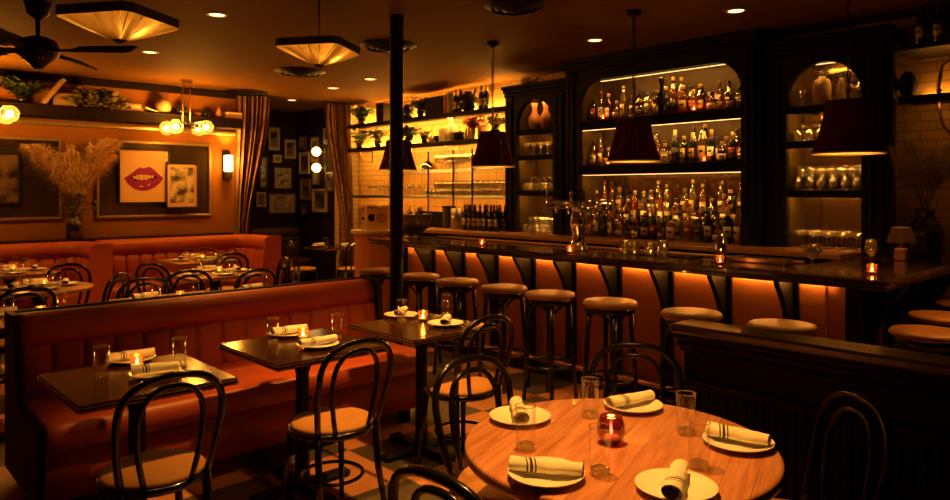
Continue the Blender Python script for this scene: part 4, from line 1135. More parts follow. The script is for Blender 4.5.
x, y = on_high(181); solo('lidded_pot', B().lathe([(0, 0), (.05, 0), (.075, .05), (.07, .11), (.045, .13), (.05, .135), (.015, .155), (.012, .17), (0, .172)], 24), m_blackpot, 'dark lidded pot right of the woven ball on the high shelf', 'pot', (x, y, Z2))
x, y = on_high(197); solo('small_bowl', B().lathe([(0, 0), (.03, 0), (.06, .05), (.055, .05), (.027, .006), (0, .006)], 22), m_terra, 'small bowl on the high shelf right of the lidded pot', 'bowl', (x, y, Z2))
x, y = on_high(206); solo('small_jar', B().lathe([(0, 0), (.04, 0), (.05, .03), (.048, .09), (.03, .11), (.034, .125), (0, .13)], 20), m_blackpot, 'small dark jar on the high shelf right of the bowl', 'jar', (x, y, Z2))
x, y = on_high(219); solo('small_vase', B().lathe([(0, 0), (.03, 0), (.05, .05), (.03, .10), (.02, .13), (.026, .14), (.02, .14), (0, .10)], 20), m_terra, 'small brownish vase near the right end of the high shelf', 'vase', (x, y, Z2))
x, y = on_high(232)
for i in range(3): solo('book', B().box(-.11+.01*i, -.08, 0, .11, .08, .03, .003), (m_timber, m_terra, m_cream)[i], 'book in the small pile at the right end of the high shelf, '+('lowest', 'middle', 'topmost')[i]+' of three', 'book', (x, y, Z2+.0305*i), .05*i, 'book pile at the shelf end')

# ------------------------------------------------------------------ lit wall shelves left of the cabinets
def wall_shelf(label, z, v0, v1, mt, th=.035, dep=.29, brackets=True, led=True, lm=None):
    t = thing('wall_shelf', label, 'shelf', (6.28, (v0+v1)/2, z-th))
    part(t, 'board', B().box(6.295-dep, v0, z-th, 6.295, v1, z, .003), mt, True)
    if brackets:
        for i in range(4):
            v = v0+.25+(v1-v0-.5)*i/3
            b = B().box(6.28, v-.012, z-th-.19, 6.298, v+.012, z-th).box(6.06, v-.010, z-th-.014, 6.28, v+.010, z-th)
            b.tube([(6.07+.215*(1-cos(q)), v, z-th-.01-.17*sin(q)) for q in [PI/2*k/8 for k in range(9)]], .007, 6)
            part(t, 'bracket', b, m_brass, True)
    if led: part(t, 'added_lip', B().box(6.295-dep, v0, z-th-.025, 6.295-dep+.015, v1, z-th, .002), mt, True); part(t, 'led_strip', B().box(6.295-dep+.018, v0+.04, z-th-.008, 6.295-dep+.026, v1-.05, z-th-.002), lm or m_ledhid, True)  # lip and concealed strip under it are added to brighten the wall below
    if led and th > .02: part(t, 'led_strip', B().box(6.268, v0+.04, z+.002, 6.284, v1-.05, z+.012), m_shelfled, True)
    return t
m_shelffill = emit('added_shelf_fill', (1, .40, .05), 22)
m_shelfdim = emit('dim_shelf_led', (1, .40, .05), 85)
m_shelfled = emit('shelf_led', (1, .42, .05), 420)
wall_shelf('upper lit dark shelf on the white brick wall, under the ceiling', 2.572, 5.79, 9.25, m_plinth, brackets=False)
wall_shelf('lower lit dark shelf on the white brick wall', 2.212, 5.79, 9.25, m_plinth)
wall_shelf('glass holding shelf on the tiled wall, upper of two', 1.843, 5.79, 8.3, m_steel, .012, .26, False, True, m_shelfdim)
wall_shelf('glass holding shelf on the tiled wall, lower of two', 1.50, 5.79, 9.15, m_steel, .012, .26, False, True, m_shelfdim)
struct('trim_splashback', B().box(6.285, 5.79, 1.09, 6.299, 8.6, 2.1), m_splash, 'square glazed tile splashback behind the glass shelves')
for i, px in enumerate((430, 455, 474)):
    x, v, _ = at_u(px, 200, 6.05)
    solo('shelf_upright', B().box(-.008, -.008, 0, .008, .008, 1.0), m_iron, 'black metal upright of the glass shelves, %s from the left' % ORD[i], 'upright', (6.02, v, 1.0905), 0, 'shelf uprights')
def vat(px, u=6.13): a, b = ray(px); return u/a*b
ZU, ZL = 2.5725, 2.2125
plant('leafy dark plant at the left end of the upper lit shelf', (6.13, vat(362), ZU), 31, 34, .30, .20, .085, .055, m_leaf, droop=.4)
solo('speaker_box', B().box(-.08, -.09, 0, .08, .09, .27, .006), m_black, 'dark upright box on the upper lit shelf left of the iron column', 'box', (6.13, vat(384), ZU))
solo('stoneware_jar', B().lathe([(0, 0), (.07, 0), (.085, .06), (.08, .15), (.05, .19), (.055, .20), (0, .20)], 24), m_blackpot, 'dark stoneware jar on the upper lit shelf right of the iron column', 'jar', (6.13, vat(408), ZU))
plant('spiky green plant on the upper lit shelf beside the crate', (6.13, vat(421), ZU), 32, 60, .30, .19, .12, .024, m_leaf, droop=.2, per=6)
solo('dark_crate', B().box(-.10, -.17, 0, .10, .17, .02).box(-.10, -.17, .02, -.085, .17, .24).box(.085, -.17, .02, .10, .17, .24).box(-.085, -.17, .02, .085, -.155, .24).box(-.085, .155, .02, .085, .17, .24), m_plinth, 'dark wooden crate on the upper lit shelf', 'crate', (6.13, vat(439), ZU))
for i in range(3):
    o = solo('book', B().box(-.08, -.012, 0, .08, .012, .25+.01*i, .002), (m_terra, m_leafred, m_cream)[i], 'upright book on the upper lit shelf, %s of the three right of the crate' % ('left', 'middle', 'right')[i], 'book', (6.12, vat(449+2.0*i), ZU), 0, 'books on the upper lit shelf')
winebody = [(0, 0), (.034, 0), (.037, .006), (.037, .19), (.030, .215), (.015, .235), (.0135, .29), (.0155, .292), (.0155, .305), (.0135, .307), (0, .307)]
m_wineglass = glass('dark_green_bottle', (.06, .10, .03), .12, .6, .05)
m_winedark = mat('dark_wine_bottle', (.012, .014, .008), .12, var=.1, coat=.3)
m_foil = [mat('red_foil', (.22, .02, .015), .35), mat('black_foil', (.015, .013, .012), .35), mat('gold_foil', (.45, .28, .08), .3, .8)]
m_wlabel = [m_cream, mat('white_label', (.78, .72, .60), .6, var=.05), mat('ochre_label', (.55, .36, .12), .6), mat('black_label', (.03, .026, .022), .5), mat('wine_red_label', (.30, .03, .025), .5)]
def sleeve(r, z0, z1, arc=2.2):
    n = 12; vs = []; fs = []
    for i in range(n+1):
        a = PI-arc/2+arc*i/n
        vs += [(r*cos(a), r*sin(a), z0), (r*cos(a), r*sin(a), z1), ((r-.0008)*cos(a), (r-.0008)*sin(a), z1), ((r-.0008)*cos(a), (r-.0008)*sin(a), z0)]
    for i in range(n):
        for k in range(4): fs.append((i*4+k, i*4+(k+1) % 4, i*4+4+(k+1) % 4, i*4+4+k))
    fs += [(0, 1, 2, 3), (n*4+3, n*4+2, n*4+1, n*4)]
    return B().add(vs, fs, True)
# bottle bodies facing -x
SHAPES = {
 'wine': (winebody, .037, (.06, .145), [(.0160, .235), (.0160, .3075), (0, .309)]),
 'whiskey': ([(0, 0), (.040, 0), (.043, .006), (.043, .155), (.038, .178), (.018, .205), (.0155, .245), (.018, .250), (0, .252)], .043, (.04, .125), [(.0185, .238), (.0185, .268), (.016, .272), (0, .272)]),
 'gin': ([(0, 0), (.037, 0), (.039, .005), (.039, .185), (.034, .198), (.016, .208), (.014, .245), (0, .247)], .039, (.055, .15), [(.017, .232), (.017, .272), (0, .274)]),
 'tall': ([(0, 0), (.032, 0), (.034, .006), (.033, .19), (.025, .235), (.014, .265), (.0125, .315), (0, .317)], .0345, (.05, .15), [(.0145, .300), (.0145, .330), (0, .332)]),
 'squat': ([(0, 0), (.048, 0), (.052, .01), (.050, .095), (.035, .130), (.017, .150), (.0155, .185), (0, .187)], .052, (.025, .085), [(.022, .178), (.024, .205), (.018, .214), (0, .216)]),
 'round': ([(0, 0), (.030, 0), (.045, .025), (.052, .07), (.045, .115), (.020, .150), (.015, .17), (.015, .205), (0, .207)], .0535, (.048, .092), [(.016, .198), (.022, .210), (.020, .232), (0, .238)]),
 'square': ([(0, 0), (.038, 0), (.041, .004), (.041, .148), (.036, .158), (.017, .164), (.0145, .20), (0, .202)], .041, (.03, .12), [(.018, .192), (.018, .226), (0, .228)]),
}
TINT = {'amber': glass('amber_spirit', (.62, .26, .05), .10, .6, .06, .35, .22, (.62, .24, .05)), 'brown': glass('dark_amber_spirit', (.32, .09, .02), .10, .6, .06, .35, .25, (.30, .09, .02)),
        'clear': glass('clear_spirit', (.92, .88, .78), .14, .7, .06, .4, .10, (.85, .7, .45)), 'green': glass('green_spirit', (.22, .34, .10), .10, .6, .06, .35, .2, (.14, .22, .05)),
        'golden': glass('golden_spirit', (.85, .52, .16), .10, .6, .06, .35, .25, (.8, .48, .14)), 'black': m_winedark, 'red': glass('red_spirit', (.50, .07, .03), .10, .6, .06, .35, .25, (.45, .06, .03))}
LAB = {'cream': m_wlabel[0], 'white': m_wlabel[1], 'ochre': m_wlabel[2], 'black': m_wlabel[3], 'red': m_wlabel[4]}
CAPS = {'dark': m_foil[1], 'red': m_foil[0], 'gold': m_foil[2], 'cork': m_wicker}
_me = {}
def bottle(shape, tint, lab, cap, label, loc, group, sc=1.0):
    pr, rl, (l0, l1), cp = SHAPES[shape]
    key = (shape, tint, lab, cap)
    if key not in _me:
        k = Kit('bottle', 'bottle')
        for nm, b, m, kk in (('glass_body', lambda: B().lathe(pr, 18), TINT[tint], (shape, tint)), ('label', lambda: sleeve(rl+.0008, l0, l1, 2.0), LAB[lab], (shape, 'L', lab)), ('cap', lambda: B().lathe([(0, cp[0][1])]+cp, 14), CAPS[cap], (shape, 'C', cap))):
            if kk not in _me: _me[kk] = b().mesh(nm, m)
            k.add(nm, _me[kk], None)
        band = B().box(-rl-.0022, -rl*.42, l0+(l1-l0)*.42, -rl-.0006, rl*.42, l0+(l1-l0)*.62)
        if (shape, 'B', lab) not in _me: _me[(shape, 'B', lab)] = band.mesh('label_print', m_foil[2] if lab == 'black' else (m_wlabel[1] if lab == 'red' else m_plinth))
        k.add('label_print', _me[(shape, 'B', lab)], None, 1)
        _me[key] = k
    return _me[key].put(label, loc, random.uniform(-.35, .35), group, sc=None if sc == 1 else (sc, sc, sc))
rb = random.Random(3)
KIND = {'wine': 'wine bottle', 'whiskey': 'round-shouldered bottle', 'gin': 'straight-sided bottle', 'tall': 'slender bottle', 'squat': 'squat bottle', 'round': 'bulbous bottle', 'square': 'stubby bottle'}
def bottle_row(where, group, v0, v1, n, x, z, pool, jit=.012, skip=(), smin=.94, smax=1.10, order=True):
    """from the photo's left (large v) to right (small v)"""
    gap = (v0-v1)/n
    for i in range(n):
        if i in skip: continue
        sh, ti = rb.choice(pool); lab = rb.choice(['cream', 'cream', 'white', 'white', 'ochre', 'ochre', 'black', 'cream', 'red']); cap = rb.choice(['dark', 'dark', 'dark', 'gold', 'cork', 'gold', 'red'])
        w = SHAPES[sh][1]; sc = rb.uniform(smin, smax); sc = min(sc, (gap-.004)/(2*w+.003)) if gap < .13 else sc
        v = v0-gap*(i+.5)
        bottle(sh, ti, lab, cap, '%s %s, %s label, %s from left, %s' % (ti, KIND[sh], lab, ORD[i], where), (x+rb.uniform(-jit, jit), v, z+.0005), group, sc)
spir = [('whiskey', 'amber'), ('gin', 'clear'), ('tall', 'clear'), ('squat', 'brown'), ('round', 'golden'), ('square', 'amber'), ('whiskey', 'brown'), ('gin', 'green'), ('tall', 'golden'), ('whiskey', 'black'), ('square', 'golden'), ('gin', 'golden'), ('tall', 'clear'), ('square', 'clear'), ('gin', 'clear'), ('squat', 'amber'), ('wine', 'black'), ('tall', 'amber')]
bottle_row('front row, central cabinet top shelf', 'bottles on the top shelf', 4.61, 2.89, 18, 5.985, 2.283, spir, smin=.85, smax=1.05)
bottle_row('back row, central cabinet top shelf', 'bottles on the top shelf', 4.15, 2.89, 13, 6.13, 2.283, spir, smin=1.0, smax=1.18)
bottle_row('front row, central cabinet middle shelf', 'bottles on the middle shelf', 4.61, 2.89, 18, 5.985, 1.82, spir, smin=.85, smax=1.05)
bottle_row('back row, central cabinet middle shelf', 'bottles on the middle shelf', 4.61, 2.89, 16, 6.13, 1.82, spir, smin=1.0, smax=1.15)
bottle_row('front row, foot of central cabinet', 'bottles at the foot of the cabinet', 4.61, 2.89, 18, 5.91, 1.0905, spir)
bottle_row('lower step row, foot of central cabinet', 'bottles at the foot of the cabinet', 4.60, 2.90, 18, 6.04, 1.2005, spir)
bottle_row('upper step row, foot of central cabinet', 'bottles at the foot of the cabinet', 4.60, 2.90, 18, 6.165, 1.3105, spir)
# the two odd ones out on the top shelf
solo('decanter', B().lathe([(0, 0), (.05, 0), (.055, .01), (.055, .15), (.04, .20), (.02, .235), (.018, .29), (.024, .30), (.03, .33), (.02, .355), (0, .36)], 20), m_winedark, 'tall black flagon with round stopper, forward on the central cabinet top shelf', 'bottle', (5.905, vat(662, 5.91), 2.2835))
# candles in the middle cabinet
for px, u, z, lb in ((603, 5.885, 2.2835, 'on the top shelf of the central cabinet, left'), (694, 5.885, 2.2835, 'on the top shelf of the central cabinet, right'), (608, 5.885, 1.8205, 'on the middle shelf of the central cabinet, left'), (704, 5.885, 1.8205, 'on the middle shelf of the central cabinet, right')):
    put_candle(vot_r, 'small red lit candle holder '+lb, (u, vat(px, u), z), 'red candle holders', .35)
# upper shelf: wine bottles, jug
bottle('wine', 'black', 'cream', 'red', 'dark wine bottle on the upper lit shelf, left of the black jug', (6.13, vat(456), ZU), 'wine bottles on the upper lit shelf')
bottle('wine', 'black', 'ochre', 'dark', 'dark wine bottle touching the black jug on the upper lit shelf', (6.13, vat(460.5), ZU), 'wine bottles on the upper lit shelf')
t = thing('black_jug', 'bulky black two handled jug on the upper lit shelf', 'jug', (6.10, vat(470), ZU))
part(t, 'body', B().lathe([(0, 0), (.05, 0), (.10, .04), (.135, .11), (.125, .17), (.08, .21), (.045, .225), (.05, .25), (.045, .25), (0, .22)], 28), m_blackpot)
for s in (-1, 1): part(t, 'handle', B().tube([(0, s*(.10+.04*sin(PI*k/8)), .19+.10*sin(PI*k/8)-.02*k/8) for k in range(9)], .010, 8), m_blackpot)
bottle('wine', 'black', 'white', 'dark', 'dark wine bottle on the upper lit shelf, right of the black jug', (6.13, vat(481.5), ZU), 'wine bottles on the upper lit shelf')
bottle('wine', 'black', 'cream', 'gold', 'dark wine bottle at the right end of the upper lit shelf', (6.13, vat(486.5), ZU), 'wine bottles on the upper lit shelf')
plant('small spiky plant standing on top of the vase cabinet', (6.08, 5.55, 2.7705), 33, 16, .10, .16, .09, .018, m_leaf2, per=5, pr=.05, ph=.04, droop=.2)
# lower lit shelf
plant('round leaved plant at the left end of the lower lit shelf', (6.13, vat(360), ZL), 34, 14, .30, .15, .10, .09, m_leaf, droop=.15, per=5)
plant('bushy reddish plant on the lower lit shelf left of the iron column', (6.13, vat(378), ZL), 35, 36, .28, .19, .065, .04, m_leaf2, droop=.3)
plant('dense dark foliage plant on the lower lit shelf right of the iron column', (6.11, vat(410), ZL), 36, 44, .30, .22, .08, .055, m_leaf, droop=.5)
plant('low plant with a leaning pale branch on the lower lit shelf', (6.13, vat(425), ZL), 37, 16, .16, .14, .06, .03, m_leaf2, droop=.5)
o = solo('driftwood_branch', B().tube([(0, .05, .01), (0, -.02, .10), (.01, -.06, .17), (0, -.12, .24)], [.014, .013, .009, .004], 8).tube([(0, -.02, .10), (.01, .03, .17)], [.008, .003], 6), m_wicker, 'pale driftwood branch leaning on the lower lit shelf', 'branch', (6.13, vat(431), ZL))
solo('small_pot', B().lathe([(0, 0), (.035, 0), (.05, .05), (.04, .085), (.035, .085), (0, .06)], 20), m_terra, 'small terracotta pot on the lower lit shelf', 'pot', (6.10, vat(434.5), ZL))
solo('black_bowl', B().lathe([(0, 0), (.05, 0), (.09, .06), (.08, .085), (.07, .085), (0, .05)], 24), m_blackpot, 'black bowl on the lower lit shelf left of the pale box', 'bowl', (6.12, vat(440.5), ZL))
solo('pale_box', B().box(-.06, -.065, 0, .06, .065, .18, .004), m_cream, 'upright pale box on the lower lit shelf', 'box', (6.10, vat(447), ZL))
t = thing('soda_siphon', 'pale stoneware siphon bottle on the lower lit shelf beside the box', 'bottle', (6.10, vat(454), ZL))
siph = [(0, 0), (.06, 0), (.065, .01), (.065, .17), (.05, .215), (.02, .24), (.02, .265), (0, .265)]
part(t, 'body', B().lathe(siph, 24), m_cream); part(t, 'spout', B().lathe([(.022, .26), (.024, .29), (.012, .31), (0, .315)], 16).tube([(0, 0, .29), (-.04, .03, .30), (-.05, .04, .28)], .008, 8), m_steel)
solo('lidded_tin', B().lathe([(0, 0), (.075, 0), (.075, .075), (.08, .08), (.08, .105), (.02, .115), (.015, .13), (0, .13)], 24), m_blackpot, 'black lidded tin on the lower lit shelf right of the siphon', 'tin', (6.11, vat(461), ZL))
for px, h in ((467, .14), (470.5, .18)):
    solo('bud_vase', B().lathe([(0, 0), (.025, 0), (.035, h*.35), (.018, h*.7), (.022, h), (.017, h), (0, h*.5)], 18), m_wicker, 'slim pale bud vase on the lower lit shelf, %s of two' % ('left' if px < 469 else 'right'), 'vase', (6.12, vat(px), ZL), 0, 'bud vases')
plant('red leaved flower arrangement in a tall pale vase on the lower lit shelf', (6.10, vat(475), ZL), 38, 40, .22, .20, .075, .03, m_leafred, potm=m_cream, pr=.035, ph=.17, droop=.1)
solo('brown_canister', B().lathe([(0, 0), (.06, 0), (.06, .16), (.055, .165), (0, .17)], 22), m_terra, 'brown canister on the lower lit shelf right of the red flowers', 'canister', (6.12, vat(482.5), ZL))
plant('trailing dark plant at the right end of the lower lit shelf', (6.12, vat(496), ZL), 39, 36, .30, .19, .065, .04, m_leaf2, droop=.3)
# things on the two glass shelves
coupe = B().lathe([(0, 0), (.033, 0), (.034, .002), (.008, .006), (.0038, .012), (.0035, .085), (.008, .092), (.034, .108), (.047, .138), (.0465, .140), (.0455, .138), (.032, .111), (0, .098)], 20)
wine = B().lathe([(0, 0), (.034, 0), (.035, .002), (.008, .006), (.0038, .012), (.0035, .085), (.010, .092), (.032, .115), (.038, .145), (.031, .195), (.030, .195), (.036, .145), (.030, .117), (0, .096)], 20)
martini = B().lathe([(0, 0), (.035, 0), (.036, .002), (.006, .006), (.0038, .012), (.0035, .095), (.052, .155), (.051, .156), (.004, .101), (0, .10)], 20)
rocks = B().lathe([(0, 0), (.033, 0), (.036, .004), (.039, .085), (.037, .085), (.034, .014), (0, .013)], 20)
flute = B().lathe([(0, 0), (.030, 0), (.031, .002), (.007, .006), (.0036, .012), (.0035, .075), (.014, .09), (.024, .13), (.022, .20), (.021, .20), (.022, .13), (.012, .093), (0, .085)], 18)
GK = {}
for n, b in (('coupe', coupe), ('wine', wine), ('martini', martini), ('rocks', rocks), ('flute', flute)):
    k = Kit({'wine': 'wine_glass', 'rocks': 'rocks_glass', 'coupe': 'coupe_glass', 'martini': 'martini_glass', 'flute': 'flute_glass'}[n], 'glass'); k.add('glass', b, m_glowglass); GK[n] = k
    k2 = Kit(k.name, 'glass'); zt = max(p[2] for p in b.v); b2 = B(); b2.v = [(x, -y, zt-z) for x, y, z in b.v]; b2.f = b.f; b2.s = b.s; k2.add('glass', b2, m_glowglass); GK[n+'_up'] = k2
NM = {'coupe': 'coupe glass', 'wine': 'wine glass', 'martini': 'martini glass', 'rocks': 'rocks glass', 'flute': 'flute glass'}
def glass_row(kind, v0, v1, n, x, z, where, group, jit=.006, down=False):
    g = (v0-v1)/n
    for i in range(n):
        GK[kind+('_up' if down else '')].put('%s%s, %s from left %s' % ('upturned ' if down else '', NM[kind], ORD[i], where), (x+rb.uniform(-jit, jit), v0-g*(i+.5), z+.0005), 0, group)
t = thing('silver_cloche', 'shiny silver serving dish at the left of the upper glass shelf', 'dish', (6.15, vat(427), 1.8435))
part(t, 'tray', B().lathe([(0, 0), (.11, 0), (.13, .015), (.125, .018), (0, .01)], 28), m_chrome); part(t, 'lid', B().lathe([(.115, .014), (.11, .06), (.07, .105), (.02, .125), (.012, .14), (.015, .155), (0, .16)], 28), m_chrome)
glass_row('wine', vat(437), vat(503), 15, 6.10, 1.843, 'in front row of upper glass shelf', 'glasses on the upper glass shelf')
glass_row('flute', vat(440), vat(503), 13, 6.20, 1.843, 'in back row of upper glass shelf', 'glasses on the upper glass shelf')
glass_row('coupe', vat(369), vat(425), 11, 6.11, 1.50, 'in left front row of lower glass shelf', 'glasses on the lower glass shelf')
glass_row('rocks', vat(427), vat(503), 14, 6.10, 1.50, 'in right front row of lower glass shelf', 'glasses on the lower glass shelf')
glass_row('wine', vat(430), vat(503), 14, 6.20, 1.50, 'in back row of lower glass shelf', 'glasses on the lower glass shelf')
# back counter: wine bottles, canisters
for i, px in enumerate((465, 470, 475, 480, 485, 491, 497)):
    bottle('wine', 'black', rb.choice(['cream', 'white', 'ochre']), rb.choice(['red', 'dark']), 'dark wine bottle on the back counter, %s from the left in the front row' % ORD[i], (5.80, vat(px, 5.80), 1.0905), 'wine bottles on the back counter')
for i, px in enumerate((468, 474, 480, 487, 494, 500, 505)):
    bottle('wine', 'black', rb.choice(['cream', 'white', 'ochre']), rb.choice(['red', 'dark']), 'dark wine bottle on the back counter, %s from the left in the rear row' % ORD[i], (5.95, vat(px, 5.95), 1.0905), 'wine bottles on the back counter')
solo('steel_canister', B().lathe([(0, 0), (.075, 0), (.075, .26), (.071, .26), (.071, .01), (0, .01)], 24), m_steel, 'tall open steel canister left of the wine bottles on the back counter', 'canister', (5.85, vat(457, 5.85), 1.0905))
solo('black_canister', B().lathe([(0, 0), (.085, 0), (.085, .25), (.09, .255), (.09, .28), (0, .29)], 24), m_blackpot, 'black lidded canister left of the steel canister on the back counter', 'canister', (5.95, vat(449, 5.95), 1.0905))
for i, px in enumerate((424, 433, 442)):
    solo('black_caddy', B().box(-.08, -.085, 0, .08, .085, .012).box(-.08, -.085, .012, -.07, .085, .20).box(.07, -.085, .012, .08, .085, .20).box(-.07, -.085, .012, .07, -.075, .20).box(-.07, .075, .012, .07, .085, .20), m_black, 'black bar caddy on the back counter, %s of three in a row' % ('left', 'middle', 'right')[i], 'caddy', (6.0, vat(px, 6.0), 1.0905), 0, 'bar caddies')
# small arched cabinets
t_ = (('left', 5.42), ('right', 5.25))
for w, v in t_:
    solo('terracotta_vase', B().lathe([(0, 0), (.04, 0), (.062, .04), (.072, .09), (.062, .15), (.030, .20), (.024, .24), (.040, .305), (.036, .305), (.018, .24), (0, .15)], 28), m_terra, 'terracotta bottle vase in the arch of the left cabinet, %s of the pair' % w, 'vase', (6.02, v, 2.2535), 0, 'pair of terracotta vases')
glass_row('coupe', 5.575, 5.045, 5, 6.00, 1.968, 'in the front row on second shelf of vase cabinet', 'coupes in the vase cabinet')
glass_row('martini', 5.575, 5.045, 5, 6.12, 1.968, 'in the back row on second shelf of vase cabinet', 'coupes in the vase cabinet')
glass_row('rocks', 5.575, 5.045, 6, 5.985, 1.565, 'in the front row on third shelf of vase cabinet', 'glasses on the third shelf')
glass_row('martini', 5.575, 5.045, 5, 6.09, 1.565, 'in the middle row on third shelf of vase cabinet', 'glasses on the third shelf')
glass_row('coupe', 5.575, 5.045, 5, 6.20, 1.565, 'in the back row on third shelf of vase cabinet', 'glasses on the third shelf')
for r_, x in ((0, 5.985), (1, 6.08), (2, 6.175)):
    glass_row('rocks', 5.575, 5.045, 6, x, 1.0905, 'in the %s row at foot of vase cabinet' % ('front', 'middle', 'rear')[r_], 'rocks glasses at foot of vase cabinet', .002)
    if r_: glass_row('rocks', 5.575, 5.045, 6, x, 1.1765, 'stacked on the %s row at foot of vase cabinet' % ('front', 'middle', 'rear')[r_], 'rocks glasses at foot of vase cabinet', .002)
# right arched cabinet
solo('coupe_glass', coupe, m_glowglass, 'large coupe glass left of the siphon in the arch of the right cabinet', 'glass', (5.99, 2.43, 2.2535))
t = thing('soda_siphon', 'stoneware soda siphon with a metal head in the arch of the right cabinet', 'bottle', (6.0, 2.27, 2.2535))
part(t, 'body', B().lathe([(0, 0), (.062, 0), (.068, .01), (.068, .16), (.055, .205), (.025, .225), (.024, .24), (0, .24)], 26), m_wicker)
part(t, 'head', B().lathe([(.026, .235), (.028, .262), (.014, .27), (.012, .285), (0, .288)], 16).tube([(0, 0, .268), (0, .045, .275), (0, .06, .255)], .008, 8).tube([(0, 0, .275), (0, -.05, .292)], .005, 8), m_iron)
t = thing('soda_siphon', 'slim glass siphon behind the stoneware one in the right cabinet', 'bottle', (6.12, 2.16, 2.2535))
part(t, 'body', B().lathe([(0, 0), (.035, 0), (.05, .08), (.045, .16), (.02, .215), (.02, .235), (0, .235)], 22), m_glowglass); part(t, 'head', B().lathe([(.022, .23), (.024, .262), (.01, .275), (0, .28)], 14).tube([(0, 0, .26), (0, .05, .265)], .007, 8), m_iron)
glass_row('coupe', 2.08, 1.95, 1, 6.0, 2.253, 'at the right of the siphon', 'glasses in the arch of the right cabinet')
glass_row('wine', 2.08, 1.95, 1, 6.13, 2.253, 'at the rear right of the siphon', 'glasses in the arch of the right cabinet')
for x, w, kd in ((5.985, 'front', 'rocks'), (6.09, 'middle', 'coupe'), (6.20, 'rear', 'coupe')):
    glass_row(kd, 2.502, 1.947, 6 if kd == 'rocks' else 5, x, 1.968, 'in the %s row on second shelf of siphon cabinet' % w, 'glasses on second shelf of siphon cabinet')
for x, w in ((5.985, 'front'), (6.085, 'middle'), (6.19, 'rear')):
    glass_row('wine', 2.502, 1.947, 6 if w == 'front' else 7, x, 1.565, 'in the %s row on third shelf of siphon cabinet' % w, 'stemware on third shelf of siphon cabinet', .003, w == 'front')
for x, w in ((5.985, 'front'), (6.085, 'middle'), (6.185, 'rear')):
    glass_row('coupe', 2.502, 1.947, 5, x, 1.0905, 'in the %s row at foot of siphon cabinet' % w, 'coupes at foot of siphon cabinet', .003)

# ------------------------------------------------------------------ wall shelves beyond the right cabinet
t = thing('wall_shelf', 'dark shelf at the top right carrying two wine bottles', 'shelf', (6.28, .9, 2.58))
part(t, 'board', B().box(5.80, -.4, 2.58, 6.295, 1.69, 2.615, .004), m_plinth, True)
t = thing('wall_shelf', 'dark shelf at the right with a brass bracket and a wrapped bundle', 'shelf', (6.28, .9, 2.24))
part(t, 'board', B().box(5.90, -.4, 2.225, 6.295, 1.69, 2.26, .004), m_plinth, True)
part(t, 'bracket', B().tube([(6.0, 1.45, 2.27), (6.02, 1.45, 2.38), (6.08, 1.45, 2.48), (6.25, 1.45, 2.54)], .012, 8).sphere((6.0, 1.45, 2.285), .02), m_brass, True)
part(t, 'bracket', B().tube([(6.0, 1.45, 2.22), (6.02, 1.45, 2.12), (6.10, 1.45, 2.04), (6.28, 1.45, 2.0)], .012, 8), m_brass, True)
part(t, 'led_strip', B().box(6.268, .2, 2.262, 6.280, 1.62, 2.270), m_shelfdim, True)
part(t, 'added_lip', B().box(5.90, -.4, 2.20, 5.915, 1.69, 2.225), m_plinth, True); part(t, 'led_strip', B().box(5.918, .2, 2.216, 5.926, 1.62, 2.223), m_shelffill, True)  # lip and faint strip added to brighten the grasses and wall below
for px, lb in ((921, 'left'), (939, 'right')):
    bottle('wine', 'black', 'cream', 'dark', 'dark wine bottle with cream label on the top right shelf, %s of two' % lb, (5.92, vat(px, 5.92), 2.6155), 'two wine bottles at the top right', .95)
for i, px in enumerate((890, 908)):
    o = solo('cloth_bundle', B().sphere((0, 0, .10), .08, 16, 10, (1, .75, 1.25)), m_black, 'dark rounded bundle on the right shelf, %s of two' % ('left', 'right')[i], 'bundle', (6.05, vat(px, 6.05), 2.2605), 0, 'dark bundles')
solo('serving_dish', B().lathe([(0, 0), (.10, 0), (.16, .04), (.15, .055), (.02, .06), (0, .06)], 28), m_blackpot, 'low black dish on the right shelf at the picture edge', 'dish', (6.08, 1.20, 2.2605))

# ------------------------------------------------------------------ things on the bar
Z = ZB+.0005
t = thing('beer_tap', 'polished chrome T shaped beer tap tower standing on the bar', 'beer tap', (4.70, 3.74, Z))
part(t, 'column', B().lathe([(0, 0), (.095, 0), (.095, .012), (.075, .025), (.060, .06), (.050, .12), (.060, .17), (.072, .23), (.060, .29), (.052, .32), (0, .345)], 32), m_chrome)
part(t, 'crossbar', B().tube([(0, -.31, .375), (0, .31, .375)], .042, 24).sphere((0, -.31, .375), .042).sphere((0, .31, .375), .042).lathe([(.046, .32), (.055, .35), (.05, .39), (.025, .41), (0, .415)], 24), m_chrome)
for k in range(5):
    y = -.26+.13*k
    f = part(t, 'faucet', B().tube([(-.03, y, .375), (-.10, y, .375), (-.125, y, .36), (-.135, y, .30)], [.013, .013, .013, .009], 10).tube([(-.095, y, .385), (-.095, y, .41)], .010, 10), m_chrome)
    part(f, 'handle', B().lathe([(.006, .405), (.012, .43), (.014, .47), (.009, .50), (0, .503)], 12, (-.095, y, 0)), m_iron if k % 2 else m_chrome)
for px, u, lb in ((482, 4.45, 'left of the beer tap'), (570, 4.42, 'in front of the beer tap'), (720, 4.48, 'before the middle of the bottle cabinet'), (872, 4.60, 'beside the wine glass near the bar corner')):
    put_candle(vot_r, 'small red lit candle holder on the bar '+lb, (u, vat(px, u), Z), 'red candle holders on the bar', .45)
